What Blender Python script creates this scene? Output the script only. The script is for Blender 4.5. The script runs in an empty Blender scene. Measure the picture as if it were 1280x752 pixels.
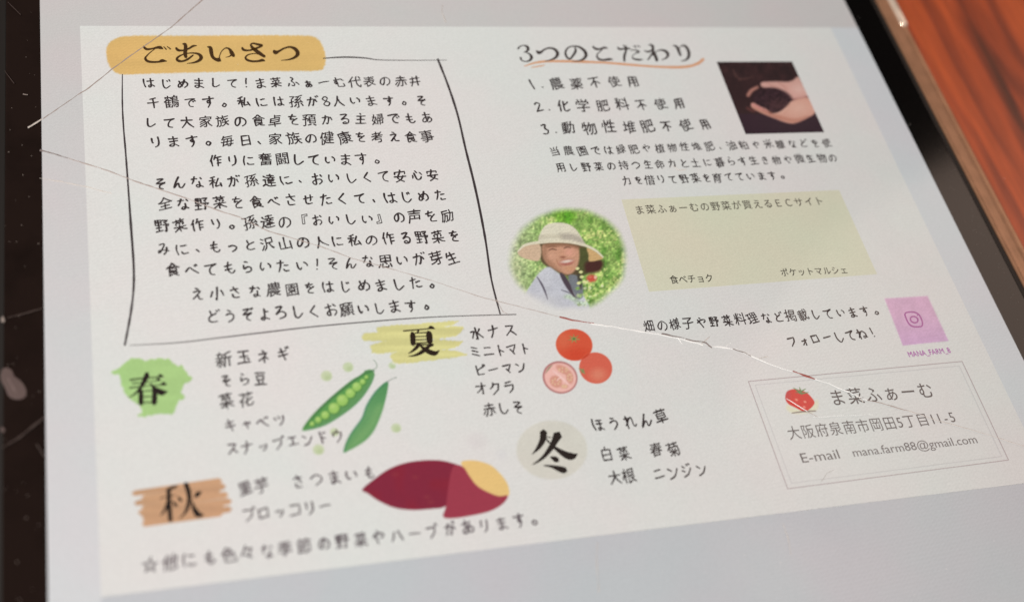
import bpy, math, random
import numpy as np
from mathutils import Matrix, Vector

random.seed(7)
scene = bpy.context.scene
col = scene.collection

# ------------------------------------------------------------------ camera
RC = [[0.9563493279, -0.2090339771, 0.2042076380],
      [-0.0611685218, -0.8265141332, -0.5595827012],
      [0.2857523, 0.5226654608, -0.8032225352]]
CAM = Vector((0.0055982, -0.0473058, 0.1205972))
right, up, back = Vector(RC[0]), -Vector(RC[1]), -Vector(RC[2])
cam_data = bpy.data.cameras.new('camera')
cam = bpy.data.objects.new('camera', cam_data)
col.objects.link(cam)
m = Matrix((right, up, back)).transposed().to_4x4()
m.translation = CAM
cam.matrix_world = m
cam_data.sensor_width = 36.0
cam_data.lens = 1545.446 / 1280.0 * 36.0
cam_data.clip_start = 0.005
cam_data.clip_end = 50.0
cam_data.dof.use_dof = True
cam_data.dof.focus_distance = 0.156
cam_data.dof.aperture_fstop = 15.0
scene.camera = cam

# ------------------------------------------------------------------ light
world = bpy.data.worlds.new('World')
scene.world = world
world.use_nodes = True
bg = world.node_tree.nodes['Background']
bg.inputs['Color'].default_value = (1.0, 0.80, 0.68, 1)
bg.inputs['Strength'].default_value = 0.04


def area_lamp(name, loc, target, size, power, color):
    ld = bpy.data.lights.new(name, 'AREA')
    ld.shape = 'DISK'
    ld.size = size
    ld.energy = power
    ld.color = color
    o = bpy.data.objects.new(name, ld)
    col.objects.link(o)
    o.location = loc
    o.rotation_euler = (Vector(target) - Vector(loc)).to_track_quat('-Z', 'Y').to_euler()
    return o


area_lamp('room_lamp', (-0.75, -0.45, 1.15), (0.06, 0.04, 0), 0.35, 29.0, (1.0, 0.91, 0.82))
area_lamp('unseen_panel', (0.98, 0.30, 0.92), (0.11, 0.02, 0), 0.90, 3.1, (1.0, 0.74, 0.60))  # unseen warm panel, placed for the bezel reflection and wood sheen
scene.view_settings.view_transform = 'Standard'
scene.view_settings.look = 'None'
scene.view_settings.exposure = 0.0
scene.view_settings.gamma = 1.0
scene.render.film_transparent = False

# ------------------------------------------------------------------ page geometry
# homography of the flyer page: (u, v) on the page <-> a point of the survey photo
H = np.array([[-0.8289238982762694, -0.004031172395998748, -0.06855818231272984],
              [-0.0064433586633099805, 0.38034910192075316, -0.4043035889746632],
              [-0.00014261633054761633, -0.00018393163157148784, -0.0005419619155156985]])
HI = np.linalg.inv(H)
PW = 0.1105                 # page width in metres
PH = PW / 1.41823           # page height (A-series landscape)


def pl(x, y):
    q = HI @ np.array([x, y, 1.0])
    return np.array([q[0] / q[2] * PW, q[1] / q[2] * PH])


def pla(pts):
    pts = np.asarray(pts, float)
    q = HI @ np.vstack([pts[:, 0], pts[:, 1], np.ones(len(pts))])
    return np.stack([q[0] / q[2] * PW, q[1] / q[2] * PH], 1)


def lin(c):
    out = []
    for v in c[:3]:
        v = v / 255.0
        out.append(v / 12.92 if v <= 0.04045 else ((v + 0.055) / 1.055) ** 2.4)
    return out


def lina(c):
    c = np.asarray(c, float) / 255.0
    return np.where(c <= 0.04045, c / 12.92, ((np.maximum(c, 0) + 0.055) / 1.055) ** 2.4)


PAGE = (220, 217, 213)
GREY = (206, 206, 207)
Z_DISPLAY, Z_PAGE, Z_ART, Z_INK, Z_TOP = 0.00003, 0.00006, 0.00009, 0.00013, 0.00017

# ------------------------------------------------------------------ materials


def new_mat(name):
    mt = bpy.data.materials.new(name)
    mt.use_nodes = True
    nt = mt.node_tree
    return mt, nt, nt.nodes['Principled BSDF']


def make_screen_material():
    """lit picture behind glass: the colour of each mesh comes from its own colour attribute"""
    mt, nt, b = new_mat('lit_screen')
    N, L = nt.nodes.new, nt.links.new
    at = N('ShaderNodeAttribute'); at.attribute_name = 'Col'
    tc = N('ShaderNodeTexCoord')
    # fine grain of the panel
    n1 = N('ShaderNodeTexNoise'); n1.inputs['Scale'].default_value = 6500; n1.inputs['Detail'].default_value = 2
    L(tc.outputs['Object'], n1.inputs['Vector'])
    r1 = N('ShaderNodeMapRange'); r1.inputs['From Min'].default_value = .25; r1.inputs['From Max'].default_value = .75
    r1.inputs['To Min'].default_value = 0.93; r1.inputs['To Max'].default_value = 1.07
    L(n1.outputs['Fac'], r1.inputs['Value'])
    # pixel weave, runs diagonally and fades in and out
    mp = N('ShaderNodeMapping'); mp.inputs['Rotation'].default_value = (0, 0, math.radians(52))
    L(tc.outputs['Object'], mp.inputs['Vector'])
    w = N('ShaderNodeTexWave'); w.wave_type = 'BANDS'; w.bands_direction = 'X'
    w.inputs['Scale'].default_value = 780; w.inputs['Distortion'].default_value = 1.2
    w.inputs['Detail'].default_value = 1; w.inputs['Detail Scale'].default_value = 0.4
    L(mp.outputs['Vector'], w.inputs['Vector'])
    mp2 = N('ShaderNodeMapping'); mp2.inputs['Rotation'].default_value = (0, 0, math.radians(-4))
    L(tc.outputs['Object'], mp2.inputs['Vector'])
    w2 = N('ShaderNodeTexWave'); w2.wave_type = 'BANDS'; w2.bands_direction = 'Y'
    w2.inputs['Scale'].default_value = 640; w2.inputs['Distortion'].default_value = 0.8
    L(mp2.outputs['Vector'], w2.inputs['Vector'])
    n2 = N('ShaderNodeTexNoise'); n2.inputs['Scale'].default_value = 38
    L(tc.outputs['Object'], n2.inputs['Vector'])
    r2 = N('ShaderNodeMapRange'); r2.inputs['From Min'].default_value = .42; r2.inputs['From Max'].default_value = .66
    r2.inputs['To Min'].default_value = 0.004; r2.inputs['To Max'].default_value = 0.040
    L(n2.outputs['Fac'], r2.inputs['Value'])
    ma = N('ShaderNodeMath'); ma.operation = 'ADD'
    L(w.outputs['Fac'], ma.inputs[0]); L(w2.outputs['Fac'], ma.inputs[1])
    mb = N('ShaderNodeMath'); mb.operation = 'SUBTRACT'; mb.inputs[1].default_value = 1.0
    L(ma.outputs[0], mb.inputs[0])
    mc = N('ShaderNodeMath'); mc.operation = 'MULTIPLY_ADD'; mc.inputs[2].default_value = 1.0
    L(mb.outputs[0], mc.inputs[0]); L(r2.outputs['Result'], mc.inputs[1])
    mg = N('ShaderNodeMath'); mg.operation = 'MULTIPLY'
    L(mc.outputs[0], mg.inputs[0]); L(r1.outputs['Result'], mg.inputs[1])
    # slow blotches of tint
    n3 = N('ShaderNodeTexNoise'); n3.inputs['Scale'].default_value = 60; n3.inputs['Detail'].default_value = 3
    L(tc.outputs['Object'], n3.inputs['Vector'])
    mx = N('ShaderNodeMix'); mx.data_type = 'RGBA'; mx.blend_type = 'MIX'
    mx.inputs[6].default_value = (1.02, 0.985, 0.985, 1); mx.inputs[7].default_value = (0.975, 1.01, 0.995, 1)
    r3 = N('ShaderNodeMapRange'); r3.inputs['From Min'].default_value = .35; r3.inputs['From Max'].default_value = .65
    L(n3.outputs['Fac'], r3.inputs['Value']); L(r3.outputs['Result'], mx.inputs[0])
    m1 = N('ShaderNodeMix'); m1.data_type = 'RGBA'; m1.blend_type = 'MULTIPLY'; m1.inputs[0].default_value = 1
    L(at.outputs['Color'], m1.inputs[6]); L(mx.outputs[2], m1.inputs[7])
    m2 = N('ShaderNodeVectorMath'); m2.operation = 'SCALE'
    L(m1.outputs[2], m2.inputs[0]); L(mg.outputs[0], m2.inputs['Scale'])
    L(m2.outputs[0], b.inputs['Emission Color'])
    # a liquid crystal panel dims when seen at a slant, most of all across its width
    ge = N('ShaderNodeNewGeometry')
    sp = N('ShaderNodeSeparateXYZ'); L(ge.outputs['Incoming'], sp.inputs[0])
    px = N('ShaderNodeMath'); px.operation = 'MULTIPLY'; L(sp.outputs['X'], px.inputs[0]); L(sp.outputs['X'], px.inputs[1])
    py = N('ShaderNodeMath'); py.operation = 'MULTIPLY'; L(sp.outputs['Y'], py.inputs[0]); L(sp.outputs['Y'], py.inputs[1])
    fa = N('ShaderNodeMath'); fa.operation = 'MULTIPLY_ADD'; fa.inputs[1].default_value = -0.78; fa.inputs[2].default_value = 1.05
    L(px.outputs[0], fa.inputs[0])
    fb = N('ShaderNodeMath'); fb.operation = 'MULTIPLY_ADD'; fb.inputs[1].default_value = -0.10
    L(py.outputs[0], fb.inputs[0]); L(fa.outputs[0], fb.inputs[2])
    fc = N('ShaderNodeMath'); fc.operation = 'MAXIMUM'; fc.inputs[1].default_value = 0.2
    L(fb.outputs[0], fc.inputs[0])
    L(fc.outputs[0], b.inputs['Emission Strength'])
    b.inputs['Base Color'].default_value = (0.012, 0.011, 0.011, 1)
    n5 = N('ShaderNodeTexNoise'); n5.inputs['Scale'].default_value = 26; n5.inputs['Detail'].default_value = 4; n5.inputs['Distortion'].default_value = 1.5
    L(tc.outputs['Object'], n5.inputs['Vector'])
    r5 = N('ShaderNodeMapRange'); r5.inputs['From Min'].default_value = .35; r5.inputs['From Max'].default_value = .7
    r5.inputs['To Min'].default_value = .06; r5.inputs['To Max'].default_value = .30
    L(n5.outputs['Fac'], r5.inputs['Value']); L(r5.outputs['Result'], b.inputs['Roughness'])
    b.inputs['Specular IOR Level'].default_value = 0.5
    return mt


SCREEN = make_screen_material()


def make_bezel_material():
    mt, nt, b = new_mat('black_glass')
    N, L = nt.nodes.new, nt.links.new
    tc = N('ShaderNodeTexCoord')
    n = N('ShaderNodeTexNoise'); n.inputs['Scale'].default_value = 55; n.inputs['Detail'].default_value = 8
    n.inputs['Roughness'].default_value = .65
    L(tc.outputs['Object'], n.inputs['Vector'])
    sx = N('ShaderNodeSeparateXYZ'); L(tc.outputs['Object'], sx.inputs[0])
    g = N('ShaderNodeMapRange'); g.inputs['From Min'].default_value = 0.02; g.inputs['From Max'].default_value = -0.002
    L(sx.outputs['X'], g.inputs['Value'])          # left edge browner: room reflection put into base colour, mottled with dirt
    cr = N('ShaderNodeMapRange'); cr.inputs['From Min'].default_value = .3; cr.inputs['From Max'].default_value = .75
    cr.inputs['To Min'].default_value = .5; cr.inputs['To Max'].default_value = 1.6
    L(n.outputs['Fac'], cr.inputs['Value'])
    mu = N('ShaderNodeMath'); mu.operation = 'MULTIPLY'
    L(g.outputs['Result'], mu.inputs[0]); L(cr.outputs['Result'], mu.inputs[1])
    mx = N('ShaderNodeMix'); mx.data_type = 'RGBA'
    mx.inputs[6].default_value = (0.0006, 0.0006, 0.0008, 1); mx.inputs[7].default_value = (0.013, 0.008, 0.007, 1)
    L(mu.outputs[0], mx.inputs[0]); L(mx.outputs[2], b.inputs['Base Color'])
    b.inputs['Roughness'].default_value = 0.10
    return mt


def make_wood_material():
    mt, nt, b = new_mat('varnished_wood')
    N, L = nt.nodes.new, nt.links.new
    tc = N('ShaderNodeTexCoord')
    mp = N('ShaderNodeMapping'); mp.inputs['Rotation'].default_value = (0, 0, math.radians(1.5))
    mp.inputs['Scale'].default_value = (1, 0.07, 1)
    L(tc.outputs['Object'], mp.inputs['Vector'])
    n1 = N('ShaderNodeTexNoise'); n1.inputs['Scale'].default_value = 165; n1.inputs['Detail'].default_value = 5
    n1.inputs['Roughness'].default_value = .55; n1.inputs['Distortion'].default_value = .8
    L(mp.outputs['Vector'], n1.inputs['Vector'])
    cr = N('ShaderNodeValToRGB')
    e = cr.color_ramp.elements
    e[0].position = .35; e[0].color = (.075, .016, .007, 1)
    e[1].position = .70; e[1].color = (.44, .082, .018, 1)
    x = e.new(.44); x.color = (.20, .033, .011, 1)
    x = e.new(.55); x.color = (.34, .058, .015, 1)
    L(n1.outputs['Fac'], cr.inputs['Fac'])
    n2 = N('ShaderNodeTexNoise'); n2.inputs['Scale'].default_value = 1400; n2.inputs['Detail'].default_value = 3
    L(mp.outputs['Vector'], n2.inputs['Vector'])
    r = N('ShaderNodeMapRange'); r.inputs['From Min'].default_value = .3; r.inputs['From Max'].default_value = .7
    r.inputs['To Min'].default_value = .78; r.inputs['To Max'].default_value = 1.15
    L(n2.outputs['Fac'], r.inputs['Value'])
    v = N('ShaderNodeVectorMath'); v.operation = 'SCALE'
    L(cr.outputs['Color'], v.inputs[0]); L(r.outputs['Result'], v.inputs['Scale'])
    L(v.outputs[0], b.inputs['Base Color'])
    b.inputs['Roughness'].default_value = .40
    b.inputs['Specular IOR Level'].default_value = .8
    bp = N('ShaderNodeBump'); bp.inputs['Strength'].default_value = .25; bp.inputs['Distance'].default_value = .0004
    L(n1.outputs['Fac'], bp.inputs['Height']); L(bp.outputs['Normal'], b.inputs['Normal'])
    return mt


def plain(name, rgb, rough=.5, metal=0.0):
    mt, nt, b = new_mat(name)
    b.inputs['Base Color'].default_value = (*rgb, 1)
    b.inputs['Roughness'].default_value = rough
    b.inputs['Metallic'].default_value = metal
    return mt


def worn_metal(name, rgb, rough):
    mt, nt, b = new_mat(name)
    N, L = nt.nodes.new, nt.links.new
    tc = N('ShaderNodeTexCoord')
    n = N('ShaderNodeTexNoise'); n.inputs['Scale'].default_value = 420; n.inputs['Detail'].default_value = 5
    L(tc.outputs['Object'], n.inputs['Vector'])
    r = N('ShaderNodeMapRange'); r.inputs['To Min'].default_value = rough * .6; r.inputs['To Max'].default_value = rough * 1.5
    L(n.outputs['Fac'], r.inputs['Value']); L(r.outputs['Result'], b.inputs['Roughness'])
    mx = N('ShaderNodeMix'); mx.data_type = 'RGBA'
    mx.inputs[6].default_value = (*[c * .7 for c in rgb], 1); mx.inputs[7].default_value = (*rgb, 1)
    L(n.outputs['Fac'], mx.inputs[0]); L(mx.outputs[2], b.inputs['Base Color'])
    b.inputs['Metallic'].default_value = 0.45
    return mt


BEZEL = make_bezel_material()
WOOD = make_wood_material()
RIM = worn_metal('copper_tinted_aluminium', (.50, .27, .165), .34)
SHELL = plain('dark_shell', (.05, .035, .03), .5)
GASKET = plain('black_gasket', (.006, .005, .005), .6)
CRACK_WHITE = plain('fractured_glass', (.80, .84, .88), .35)
CRACK_DARK = plain('dark_crack', (.17, .14, .14), .6)  # dark stretches of the crack lines
CRACK_RED = plain('crack_red', (.30, .085, .075), .6)
SCUFF = plain('scuffed_glass', (.55, .52, .50), .6)
FILM = plain('dried_smear', (.10, .072, .072), .55)
LINT = plain('dust_grain', (.22, .19, .18), .8)

# ------------------------------------------------------------------ mesh helpers


def link(name, verts, faces, mat, parent=None, cols=None, smooth=False):
    me = bpy.data.meshes.new(name)
    me.from_pydata([tuple(map(float, v)) for v in verts], [], [tuple(map(int, f)) for f in faces])
    me.materials.append(mat)
    if cols is not None:
        at = me.color_attributes.new('Col', 'FLOAT_COLOR', 'POINT')
        c = np.ones((len(verts), 4), np.float32)
        c[:, :3] = np.asarray(cols, np.float32).reshape(-1, 3) if np.ndim(cols) > 1 else np.asarray(cols)
        at.data.foreach_set('color', c.ravel())
    if smooth:
        me.polygons.foreach_set('use_smooth', [True] * len(me.polygons))
    me.update()
    o = bpy.data.objects.new(name, me)
    col.objects.link(o)
    if parent is not None:
        o.parent = parent
    return o


def catmull(pts, n=5, closed=False):
    P = np.asarray(pts, float)
    k = len(P)
    if k < 3 and not closed:
        t = np.linspace(0, 1, n + 1)[:, None]
        return P[0] * (1 - t) + P[-1] * t
    out = []
    for i in range(k if closed else k - 1):
        if closed:
            p0, p1, p2, p3 = P[(i - 1) % k], P[i], P[(i + 1) % k], P[(i + 2) % k]
        else:
            p0, p1, p2, p3 = P[max(i - 1, 0)], P[i], P[i + 1], P[min(i + 2, k - 1)]
        for j in range(n):
            t = j / n
            out.append(.5 * ((2 * p1) + (-p0 + p2) * t + (2 * p0 - 5 * p1 + 4 * p2 - p3) * t * t + (-p0 + 3 * p1 - 3 * p2 + p3) * t ** 3))
    if not closed:
        out.append(P[-1])
    return np.array(out)


class Ink:
    """collects flat strokes and glyphs into one printed mesh"""

    def __init__(self, z):
        self.v, self.f, self.c, self.z = [], [], [], z

    def add(self, pts, faces, colr):
        b = len(self.v)
        z = self.z
        self.z += 2e-8
        self.v += [(p[0], p[1], z) for p in pts]
        self.f += [tuple(b + i for i in f) for f in faces]
        self.c += [colr] * len(pts)

    def stroke(self, pts, colr, o=(0, 0), s=1.0, n=5, rag=0.0):
        """pts: (x, y, width) in survey pixels scaled by s from corner o"""
        c = catmull(pts, n)
        w = np.maximum(c[:, 2], 0.2) / s / 2 * (1.22 if s > 5 else 1.0)
        xy = c[:, :2] / s + np.array(o)
        d = np.gradient(xy, axis=0)
        d /= np.maximum(np.linalg.norm(d, axis=1), 1e-9)[:, None]
        nrm = np.stack([-d[:, 1], d[:, 0]], 1)
        if rag:
            w = w * (1 + rag * np.random.RandomState(len(c)).uniform(-1, 1, len(w)))
        # rounded ends
        a, z = xy - nrm * w[:, None], xy + nrm * w[:, None]
        tip0, tip1 = xy[0] - d[0] * w[0] * .8, xy[-1] + d[-1] * w[-1] * .8
        P = pla(np.vstack([a, z, tip0[None], tip1[None]]))
        k = len(xy)
        F = [(i, i + 1, k + i + 1, k + i) for i in range(k - 1)] + [(2 * k, 0, k), (2 * k + 1, 2 * k - 1, k - 1)]
        self.add(P, F, colr)

    def build(self, name, parent):
        return link(name, self.v, self.f, SCREEN, parent, cols=np.array(self.c))


# glyph outlines from Blender's own built-in interface font
GLY = {}


def load_glyphs(chars):
    tmp = []
    for ch in sorted(set(chars)):
        if ch in ' \u3000' or ch in GLY:
            continue
        cu = bpy.data.curves.new('glyph', 'FONT')
        cu.body = ch
        cu.resolution_u = 3
        o = bpy.data.objects.new('glyph', cu)
        col.objects.link(o)
        tmp.append((ch, o))
    dg = bpy.context.evaluated_depsgraph_get()
    for ch, o in tmp:
        ev = o.evaluated_get(dg)
        me = ev.to_mesh()
        v = np.array([(q.co.x, q.co.y) for q in me.vertices])
        f = [tuple(p.vertices) for p in me.polygons]
        GLY[ch] = (v, f)
        ev.to_mesh_clear()
    for ch, o in tmp:
        cu = o.data
        bpy.data.objects.remove(o)
        bpy.data.curves.remove(cu)


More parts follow.
